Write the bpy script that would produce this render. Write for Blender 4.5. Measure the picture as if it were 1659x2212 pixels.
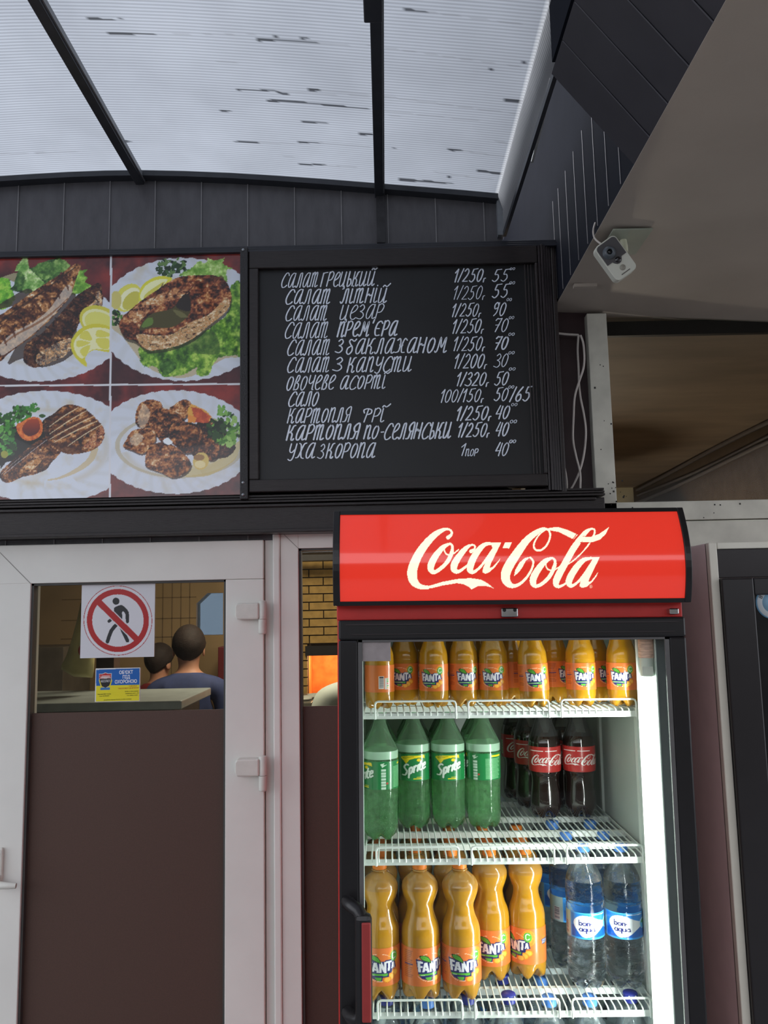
import bpy, math, random
import numpy as np
from mathutils import Vector, Matrix
random.seed(7)
scene = bpy.context.scene
for o in list(bpy.data.objects): bpy.data.objects.remove(o)
PI = math.pi
# ------------------------------------------------------------------ camera
W, H, F = 1659.0, 2212.0, 1725.0
PITCH, ROLL, CZ = math.radians(7.0), math.radians(-1.22), 1.8
cd = bpy.data.cameras.new('camera'); cam = bpy.data.objects.new('camera', cd)
scene.collection.objects.link(cam); scene.camera = cam
cd.sensor_fit = 'HORIZONTAL'; cd.sensor_width = 36; cd.lens = F / W * 36; cd.clip_start = .05
CR = Matrix.Rotation(PI/2 + PITCH, 3, 'X') @ Matrix.Rotation(ROLL, 3, 'Z')
cam.matrix_world = Matrix.Translation((0, 0, CZ)) @ CR.to_4x4()
# ------------------------------------------------------------------ world and lights
world = bpy.data.worlds.new('world'); scene.world = world; world.use_nodes = True
bg = world.node_tree.nodes['Background']
bg.inputs[0].default_value = (.90, .93, 1.0, 1); bg.inputs[1].default_value = 1.0
scene.view_settings.view_transform = 'Standard'; scene.view_settings.look = 'None'
scene.view_settings.gamma = 1; scene.view_settings.use_curve_mapping = False
scene.view_settings.exposure = 1.12
def lamp(name, kind, loc, energy, color=(1, 1, 1), size=.1, rot=(0, 0, 0)):
    l = bpy.data.lights.new(name, kind); l.energy = energy; l.color = color
    if kind == 'AREA': l.size = size
    else: l.shadow_soft_size = size
    o = bpy.data.objects.new(name, l); scene.collection.objects.link(o); o.location = loc; o.rotation_euler = rot
    return o
lamp('room_fill_light', 'AREA', (-.6, 4.1, 2.56), 12, (1, .86, .66), .7)  # added fill light for the inner room, no such lamp in view
lamp('inner_fill_light', 'POINT', (.95, 4.0, 1.98), 9, (1, .88, .72), .06)  # added fill light that lifts the inner ceiling, hidden from view

# ------------------------------------------------------------------ helpers
def at(px, py, Y):
    d = CR @ Vector(((px - W/2) / F, -(py - H/2) / F, -1.0))
    t = Y / d.y
    return Vector((d.x*t, Y, CZ + d.z*t))
CRn = np.array(CR)
def proj(P):
    """world points (N,3) to photograph pixels"""
    q = (np.asarray(P, float) - np.array([0, 0, CZ])) @ CRn
    return W/2 + F*q[:, 0]/-q[:, 2], H/2 - F*q[:, 1]/-q[:, 2]
def rect(x0, y0, x1, y1, Y):
    """world extents X0, Z0, X1, Z1 of a pixel rectangle on the plane Y"""
    xm, ym = (x0+x1)/2, (y0+y1)/2
    return at(x0, ym, Y).x, at(xm, y1, Y).z, at(x1, ym, Y).x, at(xm, y0, Y).z
def lin(c):
    c = np.asarray(c, float)/255.0
    return np.where(c <= .04045, c/12.92, ((c+.055)/1.055)**2.4)
def link(o): scene.collection.objects.link(o); return o
def tag(o, label=None, cat=None, group=None, kind=None):
    if label: o['label'] = label
    if cat: o['category'] = cat
    if group: o['group'] = group
    if kind: o['kind'] = kind
    return o
def empty(name, loc=(0, 0, 0), label=None, cat=None, group=None, kind=None, M=None):
    o = bpy.data.objects.new(name, None); link(o)
    o.matrix_world = M if M is not None else Matrix.Translation(loc)
    return tag(o, label, cat, group, kind)
LOCAL = [False]        # True while parts are written in their parent's own coordinates
def attach(o, parent):
    if parent is None: return o
    o.parent = parent
    if not LOCAL[0]: o.matrix_parent_inverse = parent.matrix_world.inverted()
    return o
class MB:
    def __init__(s): s.v = []; s.f = []; s.m = []; s.mi = 0; s.sm = []
    def add(s, vs, fs, smooth=False):
        b = len(s.v); s.v += [tuple(p) for p in vs]
        for f in fs: s.f.append(tuple(i+b for i in f)); s.m.append(s.mi); s.sm.append(smooth)
        return s
    def box(s, x0, y0, z0, x1, y1, z1, M=None):
        x0, x1 = sorted((x0, x1)); y0, y1 = sorted((y0, y1)); z0, z1 = sorted((z0, z1))
        vs = [Vector((x, y, z)) for x in (x0, x1) for y in (y0, y1) for z in (z0, z1)]
        if M is not None: vs = [M @ v for v in vs]
        return s.add(vs, [(0,1,3,2),(4,6,7,5),(0,4,5,1),(2,3,7,6),(0,2,6,4),(1,5,7,3)])
    def prism(s, pts, y0, y1, M=None):
        """polygon of (x, z) extruded from y0 (front) to y1"""
        n = len(pts); vs = [Vector((p[0], y0, p[1])) for p in pts] + [Vector((p[0], y1, p[1])) for p in pts]
        if M is not None: vs = [M @ v for v in vs]
        fs = [tuple(range(n)), tuple(range(2*n-1, n-1, -1))] + [(i, i+n, (i+1) % n + n, (i+1) % n) for i in range(n)]
        return s.add(vs, fs)
    def tube(s, pts, r, n=8, closed=False, radii=None):
        pts = [Vector(p) for p in pts]; N = len(pts); base = len(s.v); up = None; vs = []; fs = []
        for i, p in enumerate(pts):
            a = pts[(i-1) % N] if (closed or i) else p; b = pts[(i+1) % N] if (closed or i < N-1) else p
            t = (b-a).normalized()
            if up is None: up = Vector((0, 0, 1)) if abs(t.z) < .9 else Vector((1, 0, 0))
            x = t.cross(up).normalized(); up = x.cross(t).normalized()
            rr = radii[i] if radii else r
            for k in range(n):
                a_ = 2*PI*k/n; vs.append(p + (x*math.cos(a_) + up*math.sin(a_))*rr)
        for i in range(N if closed else N-1):
            j = (i+1) % N
            for k in range(n): fs.append((i*n+k, i*n+(k+1) % n, j*n+(k+1) % n, j*n+k))
        s.add(vs, fs, True)
        if not closed: s.add(vs[:n], [tuple(range(n))[::-1]]); s.add(vs[-n:], [tuple(range(n))])
        return s
    def lathe(s, prof, n=32, M=None, fn=None):
        """profile of (r, z) turned about z; fn(r, z, a) -> (r, z)"""
        vs = []; fs = []
        for (r, z) in prof:
            for k in range(n):
                a = 2*PI*k/n; rr, zz = fn(r, z, a) if fn else (r, z)
                v = Vector((rr*math.cos(a), rr*math.sin(a), zz)); vs.append(M @ v if M is not None else v)
        for i in range(len(prof)-1):
            for k in range(n): fs.append((i*n+k, i*n+(k+1) % n, (i+1)*n+(k+1) % n, (i+1)*n+k))
        s.add(vs, fs, True)
        for i, fl in ((0, True), (len(prof)-1, False)):
            if prof[i][0] > 1e-4:
                ring = tuple(range(n)); s.add(vs[i*n:(i+1)*n], [ring[::-1] if fl else ring])
        return s
    def build(s, name, mats, parent=None, bevel=0, seg=2, auto=False):
        me = bpy.data.meshes.new(name); me.from_pydata(s.v, [], s.f)
        if not isinstance(mats, (list, tuple)): mats = [mats]
        for m in mats: me.materials.append(m)
        me.polygons.foreach_set('material_index', s.m); me.polygons.foreach_set('use_smooth', s.sm)
        me.update(); o = link(bpy.data.objects.new(name, me))
        attach(o, parent)
        if bevel:
            b = o.modifiers.new('bevel', 'BEVEL'); b.width = bevel; b.segments = seg; b.limit_method = 'ANGLE'
        return o
def box(name, m, x0, y0, z0, x1, y1, z1, parent=None, bevel=0, M=None):
    return MB().box(x0, y0, z0, x1, y1, z1, M).build(name, m, parent, bevel)
def copy_tree(o, parent=None):
    c = o.copy(); link(c); c.parent = parent
    for ch in list(o.children): copy_tree(ch, c)
    return c
def catmull(P, n=6, closed=False):
    P = [tuple(p) for p in P]; N = len(P); out = []
    if N < 3: return P
    for i in range(N if closed else N-1):
        g = lambda k: np.array(P[k % N] if closed else P[min(max(k, 0), N-1)], float)
        a, b, c, d = g(i-1), g(i), g(i+1), g(i+2)
        for k in range(n):
            t = k/n; out.append(tuple(.5*((2*b)+(c-a)*t+(2*a-5*b+4*c-d)*t*t+(-a+3*b-3*c+d)*t**3)))
    if not closed: out.append(P[-1])
    return out
# ------------------------------------------------------------------ materials
def mat(name, col, rough=.5, metal=0, spec=.5, noise=0, nscale=20, bump=0, bscale=60, coat=0, emis=None, es=0,
        trans=0, ior=1.45, sss=0, stretch=(1, 1, 1), srgb=True):
    m = bpy.data.materials.new(name); m.use_nodes = True; nt = m.node_tree; b = nt.nodes['Principled BSDF']
    c = tuple(lin(col)) if srgb else tuple(col)
    b.inputs['Base Color'].default_value = (*c, 1); b.inputs['Roughness'].default_value = rough
    b.inputs['Metallic'].default_value = metal; b.inputs['Specular IOR Level'].default_value = spec
    b.inputs['Coat Weight'].default_value = coat; b.inputs['Coat Roughness'].default_value = .05
    b.inputs['Transmission Weight'].default_value = trans; b.inputs['IOR'].default_value = ior
    if sss: b.inputs['Subsurface Weight'].default_value = sss; b.inputs['Subsurface Radius'].default_value = (.02, .008, .003); b.inputs['Subsurface Scale'].default_value = 1
    if emis is not None:
        b.inputs['Emission Color'].default_value = (*lin(emis), 1); b.inputs['Emission Strength'].default_value = es
    if noise or bump:
        tc = nt.nodes.new('ShaderNodeTexCoord'); mp = nt.nodes.new('ShaderNodeMapping'); mp.inputs['Scale'].default_value = stretch
        nt.links.new(tc.outputs['Object'], mp.inputs[0])
    if noise:
        n = nt.nodes.new('ShaderNodeTexNoise'); n.inputs['Scale'].default_value = nscale; n.inputs['Detail'].default_value = 5
        r = nt.nodes.new('ShaderNodeMapRange'); r.inputs[1].default_value = .3; r.inputs[2].default_value = .7
        r.inputs[3].default_value = 1-noise; r.inputs[4].default_value = 1+noise
        mx = nt.nodes.new('ShaderNodeMix'); mx.data_type = 'RGBA'; mx.blend_type = 'MULTIPLY'; mx.inputs[0].default_value = 1
        mx.inputs[6].default_value = (*c, 1); nt.links.new(mp.outputs[0], n.inputs[0]); nt.links.new(n.outputs[0], r.inputs[0])
        nt.links.new(r.outputs[0], mx.inputs[7]); nt.links.new(mx.outputs[2], b.inputs['Base Color'])
    if bump:
        n = nt.nodes.new('ShaderNodeTexNoise'); n.inputs['Scale'].default_value = bscale; n.inputs['Detail'].default_value = 4
        bp = nt.nodes.new('ShaderNodeBump'); bp.inputs['Strength'].default_value = bump; bp.inputs['Distance'].default_value = .004
        nt.links.new(mp.outputs[0], n.inputs[0]); nt.links.new(n.outputs[0], bp.inputs['Height']); nt.links.new(bp.outputs[0], b.inputs['Normal'])
    return m
def glass_mat(name, tint=(1, 1, 1), refl=1.0, rough=0.0, base=0.04, haze=0, hazecol=(.5, .5, .5)):
    """thin pane: clear with a fresnel mirror reflection and a little haze of dirt"""
    m = bpy.data.materials.new(name); m.use_nodes = True; nt = m.node_tree; nt.nodes.clear()
    out = nt.nodes.new('ShaderNodeOutputMaterial'); t = nt.nodes.new('ShaderNodeBsdfTransparent'); g = nt.nodes.new('ShaderNodeBsdfGlossy')
    t.inputs[0].default_value = (*tint, 1); g.inputs['Roughness'].default_value = rough
    fr = nt.nodes.new('ShaderNodeFresnel'); fr.inputs[0].default_value = 1.45
    mu = nt.nodes.new('ShaderNodeMath'); mu.operation = 'MULTIPLY'; mu.inputs[1].default_value = refl
    nt.links.new(fr.outputs[0], mu.inputs[0]); mx = nt.nodes.new('ShaderNodeMixShader')
    nt.links.new(mu.outputs[0], mx.inputs[0]); nt.links.new(t.outputs[0], mx.inputs[1]); nt.links.new(g.outputs[0], mx.inputs[2])
    last = mx
    if haze:
        d = nt.nodes.new('ShaderNodeBsdfDiffuse'); d.inputs[0].default_value = (*hazecol, 1)
        m2 = nt.nodes.new('ShaderNodeMixShader'); m2.inputs[0].default_value = haze
        nt.links.new(mx.outputs[0], m2.inputs[1]); nt.links.new(d.outputs[0], m2.inputs[2]); last = m2
    nt.links.new(last.outputs[0], out.inputs[0]); return m
def print_mat(name, rough=.3, emis=0, attr='print', coat=0, gain=1.0):
    """a printed surface: the ink colours come from the mesh's own colour attribute"""
    m = bpy.data.materials.new(name); m.use_nodes = True; nt = m.node_tree; b = nt.nodes['Principled BSDF']
    a = nt.nodes.new('ShaderNodeAttribute'); a.attribute_name = attr
    n = nt.nodes.new('ShaderNodeTexNoise'); n.inputs['Scale'].default_value = 900
    r = nt.nodes.new('ShaderNodeMapRange'); r.inputs[3].default_value = gain*.94; r.inputs[4].default_value = gain*1.06
    mx = nt.nodes.new('ShaderNodeMix'); mx.data_type = 'RGBA'; mx.blend_type = 'MULTIPLY'; mx.inputs[0].default_value = 1
    tc = nt.nodes.new('ShaderNodeTexCoord'); nt.links.new(tc.outputs['Object'], n.inputs[0]); nt.links.new(n.outputs[0], r.inputs[0])
    nt.links.new(a.outputs['Color'], mx.inputs[6]); nt.links.new(r.outputs[0], mx.inputs[7]); nt.links.new(mx.outputs[2], b.inputs['Base Color'])
    b.inputs['Roughness'].default_value = rough; b.inputs['Coat Weight'].default_value = coat
    if emis: nt.links.new(a.outputs['Color'], b.inputs['Emission Color']); b.inputs['Emission Strength'].default_value = emis
    return m
# ------------------------------------------------------------------ painting of printed surfaces
def hsh(ix, iy, s):
    v = np.sin(ix*127.1 + iy*311.7 + s*74.7)*43758.5453; return v - np.floor(v)
def vnoise(x, y, s=0):
    ix, iy = np.floor(x), np.floor(y); fx, fy = x-ix, y-iy; fx = fx*fx*(3-2*fx); fy = fy*fy*(3-2*fy)
    return (hsh(ix, iy, s)*(1-fx)+hsh(ix+1, iy, s)*fx)*(1-fy) + (hsh(ix, iy+1, s)*(1-fx)+hsh(ix+1, iy+1, s)*fx)*fy
def fbm(x, y, s=0, o=4):
    t = 0; a = .5; n = 0
    for k in range(o): t = t + a*vnoise(x*2**k, y*2**k, s+k*7); n += a; a *= .55
    return t/n
def ramp(t, stops):
    xs = [a for a, _ in stops]; t = np.clip(t, xs[0], xs[-1])
    return np.stack([np.interp(t, xs, [c[i] for _, c in stops]) for i in range(3)], -1)
class Canvas:
    def __init__(s, x, y, base): s.x = x; s.y = y; s.c = np.tile(np.array(base, float), (len(x), 1))
    def put(s, m, col, al=1.0):
        if callable(col): v = col(s.x[m], s.y[m])
        else: v = np.array(col, float)
        if isinstance(al, np.ndarray): al = al[m][:, None]
        s.c[m] = s.c[m]*(1-al) + v*al
    def poly(s, pts, col, al=1.0, smooth=0, rag=0, rs=8):
        if smooth: pts = catmull(pts, smooth, True)
        P = np.array(pts, float)[:, :2]; x, y = s.x, s.y
        if rag: x = x + (fbm(s.x/rs, s.y/rs, 3)-.5)*rag*2; y = y + (fbm(s.x/rs, s.y/rs, 11)-.5)*rag*2
        idx = np.nonzero((x >= P[:, 0].min()) & (x <= P[:, 0].max()) & (y >= P[:, 1].min()) & (y <= P[:, 1].max()))[0]
        if not len(idx): return
        xx, yy = x[idx], y[idx]; ins = np.zeros(len(idx), bool)
        for i in range(len(P)):
            (x1, y1), (x2, y2) = P[i-1], P[i]
            if y1 == y2: continue
            c = ((y1 > yy) != (y2 > yy)) & (xx < (x2-x1)*(yy-y1)/(y2-y1)+x1); ins ^= c
        m = np.zeros(len(x), bool); m[idx[ins]] = True; s.put(m, col, al); return m
    def ell(s, cx, cy, rx, ry, col, al=1.0, rot=0, inner=0, a0=None, a1=None, rag=0):
        a = math.radians(rot); dx, dy = s.x-cx, s.y-cy
        u, v = dx*math.cos(a)+dy*math.sin(a), -dx*math.sin(a)+dy*math.cos(a)
        d = np.hypot(u/rx, v/ry)
        if rag: d = d + (fbm(s.x/6, s.y/6, 5)-.5)*rag
        m = (d <= 1) & (d >= inner)
        if a0 is not None:
            t = np.degrees(np.arctan2(-v, u)) % 360; m &= ((t-a0) % 360) <= ((a1-a0) % 360)
        s.put(m, col, al); return m
    def stroke(s, pts, col, w=None, al=1.0, n=5):
        P = catmull([p if len(p) == 3 else (*p, w) for p in pts], n)
        m = np.zeros(len(s.x), bool)
        for i in range(len(P)-1):
            x1, y1, w1 = P[i]; x2, y2, w2 = P[i+1]; r = max(w1, w2)/2+1
            k = np.nonzero((s.x > min(x1, x2)-r) & (s.x < max(x1, x2)+r) & (s.y > min(y1, y2)-r) & (s.y < max(y1, y2)+r))[0]
            if not len(k): continue
            dx, dy = x2-x1, y2-y1; L = dx*dx+dy*dy+1e-9
            t = np.clip(((s.x[k]-x1)*dx+(s.y[k]-y1)*dy)/L, 0, 1)
            d = np.hypot(s.x[k]-x1-t*dx, s.y[k]-y1-t*dy); m[k[d <= (w1+(w2-w1)*t)/2]] = True
        s.put(m, col, al); return m
def paint(me, cols, name='print'):
    a = me.color_attributes.new(name, 'FLOAT_COLOR', 'POINT')
    c = np.ones((len(me.vertices), 4), np.float32); c[:, :3] = lin(np.clip(cols, 0, 255)); a.data.foreach_set('color', c.ravel())
def grid_mesh(name, P, nu, nv, mats, parent=None, smooth=False, wrap=False):
    """P: array (nv, nu, 3)"""
    me = bpy.data.meshes.new(name); me.vertices.add(nu*nv); me.vertices.foreach_set('co', np.asarray(P, np.float32).ravel())
    nc = nu if wrap else nu-1
    i, j = np.meshgrid(np.arange(nc), np.arange(nv-1)); i = i.ravel(); j = j.ravel(); i2 = (i+1) % nu
    q = np.stack([j*nu+i, j*nu+i2, (j+1)*nu+i2, (j+1)*nu+i], 1)
    me.loops.add(q.size); me.loops.foreach_set('vertex_index', q.ravel().astype(np.int32))
    me.polygons.add(len(q)); me.polygons.foreach_set('loop_start', np.arange(0, q.size, 4, dtype=np.int32))
    me.polygons.foreach_set('use_smooth', np.full(len(q), smooth))
    if not isinstance(mats, (list, tuple)): mats = [mats]
    for m in mats: me.materials.append(m)
    me.update(calc_edges=True); me.validate(); o = link(bpy.data.objects.new(name, me))
    attach(o, parent)
    return o
def flat_print(name, X0, Z0, X1, Z1, Y, step, base, painter, material, parent=None):
    nu, nv = max(2, int((X1-X0)/step)), max(2, int((Z1-Z0)/step))
    xs = np.linspace(X0, X1, nu); zs = np.linspace(Z0, Z1, nv); gx, gz = np.meshgrid(xs, zs)
    P = np.stack([gx, np.full_like(gx, Y), gz], -1); px, py = proj(P.reshape(-1, 3))
    cv = Canvas(px, py, base); painter(cv); o = grid_mesh(name, P, nu, nv, material, parent); paint(o.data, cv.c); return o
def text(name, s, m, loc, size, parent=None, sx=1.0, shear=0, align='CENTER', M=None, bold=0, ext=.0003):
    c = bpy.data.curves.new(name, 'FONT'); c.body = s; c.size = size; c.align_x = align; c.align_y = 'CENTER'; c.shear = shear
    c.extrude = ext; c.offset = bold
    t = bpy.data.objects.new(name, c); link(t); bpy.context.view_layer.update()
    dg = bpy.context.evaluated_depsgraph_get(); me = bpy.data.meshes.new_from_object(t.evaluated_get(dg))
    bpy.data.objects.remove(t); me.name = name
    for v in me.vertices: v.co.x *= sx
    me.materials.clear(); me.materials.append(m); o = link(bpy.data.objects.new(name, me))
    R = Matrix.Rotation(PI/2, 4, 'X'); o.matrix_world = Matrix.Translation(loc) @ (M if M is not None else Matrix.Identity(4)) @ R
    attach(o, parent)
    return o
# ------------------------------------------------------------------ shared materials
M = {}
M['pvc'] = mat('white_pvc', (224, 223, 217), .35, noise=.04, nscale=6)
M['pvc_dirty'] = mat('aged_white_pvc', (192, 190, 178), .45, noise=.14, nscale=14)
M['panel'] = mat('dark_wall_cladding', (84, 82, 86), .42, noise=.14, nscale=14, bump=.25, bscale=25, stretch=(3, 3, 1))
M['seam'] = mat('cladding_seam', (128, 126, 128), .35, noise=.15, nscale=30)
M['wood'] = mat('dark_stained_wood', (42, 36, 36), .36, noise=.25, nscale=40, stretch=(1, 1, 9), bump=.15, bscale=90)
M['wood_h'] = mat('dark_stained_wood_rail', (38, 32, 32), .36, noise=.25, nscale=40, stretch=(1, 1, 12), bump=.15, bscale=90)
M['maroon'] = mat('maroon_board', (52, 36, 38), .5, noise=.2, nscale=20)
M['board'] = mat('blackboard', (30, 30, 32), .42, noise=.12, nscale=8)
M['chalk'] = mat('chalk_paint', (232, 238, 250), .7, noise=.12, nscale=150)
M['steel_dark'] = mat('black_painted_steel', (48, 50, 56), .4, metal=0, noise=.15, nscale=30)
M['soffit'] = mat('grey_ceiling_panel', (158, 148, 138), .6, noise=.07, nscale=5, bump=.05, bscale=200)
M['glass'] = glass_mat('window_glass', (.92, .94, .93), .9)
M['glass_fr'] = glass_mat('fridge_door_glass', (.97, .98, .97), .4)
M['film'] = mat('brown_privacy_film', (80, 59, 51), .45, noise=.10, nscale=350)
M['floor'] = mat('grey_paving', (118, 119, 120), .8, noise=.2, nscale=8)
M['black'] = mat('black_plastic', (26, 24, 26), .3, noise=.1, nscale=50)
M['blackm'] = mat('black_matt', (24, 22, 22), .6, noise=.1, nscale=50)
M['red'] = mat('red_enamel', (196, 44, 40), .35, noise=.05, nscale=20)
M['white_wire'] = mat('white_coated_wire', (225, 232, 226), .35, noise=.03, nscale=60)
M['liner'] = mat('white_fridge_liner', (198, 206, 200), .45, noise=.04, nscale=12)
M['chrome'] = mat('chrome', (190, 190, 190), .2, metal=1, noise=.1, nscale=60)
M['cable'] = mat('white_cable', (186, 178, 172), .5, noise=.08, nscale=60)
M['white'] = mat('white_plastic', (214, 214, 206), .4, noise=.04, nscale=60)
M['screw'] = mat('screw_steel', (150, 155, 160), .3, metal=.8, noise=.1, nscale=60)

YW = 2.20
# ------------------------------------------------------------------ ground and inner room
def struct(o, label=None, cat=None): return tag(o, label, cat, kind='structure')
struct(box('floor', M['floor'], -9, -9, -.1, 9, 6, 0), 'grey paved floor in front of and inside the kiosk', 'floor')
struct(box('unseen_backdrop', mat('dull_backdrop', (78, 72, 62), .9, noise=.3, nscale=4), -9, -5.2, 0, 9, -5.0, 2.5), 'dull backdrop added unseen behind the viewer to cut low sky light', 'wall')  # backdrop added out of view to darken low sky reflections
tanw = mat('tan_tiled_wall', (150, 126, 92), .4, noise=.12, nscale=3)
dimc = mat('stained_inner_ceiling', (150, 132, 112), .7, noise=.16, nscale=3, stretch=(1, 3, 1))
brickm = mat('yellow_brick', (176, 142, 80), .75, noise=.18, nscale=25, bump=.3, bscale=60)
mortar = mat('dark_mortar', (70, 58, 44), .9, noise=.15, nscale=30)
tile = mat('cream_tile', (196, 186, 156), .3, noise=.05, nscale=9)
inner_dark = mat('dark_inner_wall', (74, 62, 54), .7, noise=.2, nscale=4)
YB = 5.45
# back wall of the room with a clipped-corner opening shaped after a sky reflection
wx0, wz0, wx1, wz1 = rect(424, 1281, 482, 1372, YB)
mb = MB(); mb.box(-3.2, YB, 0, wx0, YB+.12, 2.6); mb.box(wx0, YB, 0, wx1, YB+.12, wz0); mb.box(wx0, YB, wz1, wx1, YB+.12, 2.6)
mb.box(wx1, YB, 0, rect(600, 0, 600, 10, YB)[0]+.02, YB+.12, 2.6)
mb.prism([(wx0, wz1), (wx0, wz1-.07), (wx0+.075, wz1)], YB, YB+.12); mb.prism([(wx0, wz0), (wx0+.10, wz0), (wx0, wz0+.002)], YB, YB+.12)
struct(mb.build('wall_back', tanw), 'tan tiled back wall of the room seen through the door glass', 'wall')
struct(MB().box(wx0, YB+.04, wz0, wx1, YB+.05, wz1).build('sky_reflection_pane', glass_mat('dimming_pane', (.30, .34, .38), .5)), 'pale clipped corner pane standing in for a sky reflection in the door glass', 'window')  # pane tinted dark to dim the sky seen through it
# tile joints as thin grooves strips (part of the wall)
mb = MB()
for px in (352, 372, 391, 410): x = at(px, 1300, YB).x; mb.box(x-.003, YB-.002, 1.3, x+.003, YB, 2.55)
for py in (1290, 1335, 1375): z = at(400, py, YB).z; mb.box(-2.2, YB-.002, z-.003, wx0, YB, z+.003)
struct(mb.build('trim_1', mat('tile_joint', (112, 92, 66), .8, noise=.1)), 'thin joints between the tan wall tiles', 'tile joints')
xb0 = at(600, 1300, YB).x+.02
ovx, ovz0, ovx1, ovz1 = rect(664, 1414, 760, 1512, YB)
mb = MB(); mb.mi = 0
mb.box(xb0, YB+.03, 0, ovx, YB+.12, 2.6); mb.box(ovx, YB+.03, ovz1, 1.72, YB+.12, 2.6); mb.box(ovx, YB+.03, 0, ovx1, YB+.12, ovz0); mb.box(ovx1, YB+.03, 0, 1.72, YB+.12, ovz1)
mb.mi = 1; ch = .0557; bw = .196
z = at(690, 1213, YB).z; k = 0
while z > 1.1:
    x = xb0 + (0 if k % 2 else -bw/2)
    while x < .5:
        a, b = max(x, xb0), min(x+bw-.008, .5)
        segs = [(a, b)]
        if z-ch < ovz1+.03 and z > ovz0: segs = [(a, min(b, ovx))] + [(max(a, ovx1), b)]
        for p, q in segs:
            if q-p > .012: mb.box(p, YB, z-ch+.008, q, YB+.031, z)
        x += bw
    z -= ch; k += 1
struct(mb.build('wall_back_brick', [mortar, brickm]), 'yellow brick wall with the glowing oven opening, seen through the narrow window', 'wall')
# oven: a firebrick chamber behind the opening with a hot lamp
fire = mat('firebrick', (214, 150, 84), .8, noise=.25, nscale=14)
ov = empty('oven', (ovx, YB+.12, 0), 'glowing firebrick oven opening in the yellow brick wall', 'oven')
mb = MB(); mb.box(ovx-.02, YB+.6, ovz0-.02, ovx1+.02, YB+.64, ovz1+.02); mb.box(ovx-.06, YB+.12, ovz0-.02, ovx-.02, YB+.64, ovz1+.02)
mb.box(ovx1+.02, YB+.12, ovz0-.02, ovx1+.06, YB+.64, ovz1+.02); mb.box(ovx-.06, YB+.12, ovz1+.02, ovx1+.06, YB+.64, ovz1+.06); mb.box(ovx-.06, YB+.12, ovz0-.06, ovx1+.06, YB+.64, ovz0-.02)
mb.build('chamber', fire, ov)
struct(MB().box(ovx-.01, YB-.03, ovz1-.004, ovx1+.02, YB-.001, ovz1+.06).build('trim_11', M['blackm']), 'black lintel over the oven opening', 'lintel')
lamp('oven_lamp', 'POINT', ((ovx+ovx1)/2, YB+.3, ovz1-.06), 2.2, (1, .66, .36), .05)
struct(box('ceiling_inner', dimc, -3.2, 2.32, 2.60, 1.85, YB+.12, 2.66), 'stained brown ceiling of the inner room behind the upper right window', 'ceiling')
struct(box('wall_left', inner_dark, -3.3, 2.3, 0, -3.2, YB+.1, 2.6), 'dark left wall of the inner room', 'wall')
struct(box('wall_right', mat('beige_inner_wall', (84, 70, 54), .95, spec=.02, noise=.1), 1.72, 2.3, 0, 1.82, YB, 2.6), 'beige right wall of the inner room under the cables', 'wall')
struct(MB().box(1.30, YB-.02, 2.0, 1.715, YB-.001, 2.6).build('wall_back_tiles', tile), 'patch of cream tiles at the lower left of the upper right window', 'wall')
x0 = at(640, 1200, YB).x
struct(MB().box(x0, 5.2, at(680, 1213, 5.3).z, 1.7, 5.3, at(680, 1198, 5.2).z).build('trim_2', M['wood']), 'dark beam across the top of the yellow bricks', 'beam')

# ------------------------------------------------------------------ clad wall above the door (dark vertical planks)
prof = [(-900, 520), (-400, 432), (-150, 402), (0, 388), (80, 383), (150, 379), (230, 376), (305, 375), (400, 377), (500, 381), (600, 387), (700, 394), (800, 402), (900, 410), (1000, 418), (1075, 425)]
RP = [(at(a, b, YW).x, at(a, b, YW).z) for a, b in prof]
def roof_z(x): return float(np.interp(x, [p[0] for p in RP], [p[1] for p in RP]))
zb = 2.0
seams = sorted([at(p, 460, YW).x for p in (32, 132, 232, 331, 432, 533, 635, 737, 838, 942, 1047)])
sp = seams[1]-seams[0]
xs = [seams[0]-sp*k for k in range(14, 0, -1)] + seams + [.362]
mb = MB(); mb.mi = 0
for a, b in zip(xs[:-1], xs[1:]):
    n = 3
    top = [(a+(b-a)*k/n, roof_z(a+(b-a)*k/n)-.004) for k in range(n+1)]
    mb.prism([(a+.0008, zb), (b-.0008, zb)] + [(min(max(p[0], a+.0008), b-.0008), p[1]) for p in reversed(top)], YW+.02, YW+.10)
mb.mi = 1
for a in xs[1:-1]: mb.box(a-.0014, YW+.017, zb, a+.0014, YW+.05, roof_z(a)-.012)
struct(mb.build('wall_front_cladding', [M['panel'], M['seam']]), 'dark vertical plank cladding above the sign boards under the canopy', 'wall')
# steel flashing following the arch, and the post stub
mb = MB(); pts = [(x, z) for x, z in RP]
for (a, za), (b, zb_) in zip(pts[:-1], pts[1:]): mb.prism([(a, za-.012), (b, zb_-.012), (b, zb_+.004), (a, za+.004)], YW-.012, YW+.03)
struct(mb.build('trim_3', M['steel_dark']), 'thin dark flashing along the arched top of the cladding', 'flashing')
ax = at(822, 460, YW).x
struct(box('trim_4', mat('dark_post', (46, 45, 48), .45, noise=.3, nscale=60), ax-.012, YW+.008, 2.86, ax+.012, YW+.02, roof_z(ax)-.01), 'narrow dark stained batten under the middle rafter', 'batten')
bx_ = at(1060, 470, YW).x
struct(box('trim_5', mat('light_metal_strip', (120, 124, 130), .4, noise=.2), bx_+.020, YW+.0, 2.872, bx_+.036, YW+.03, 2.99), 'pale metal strip at the right end of the cladding', 'strip')

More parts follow.
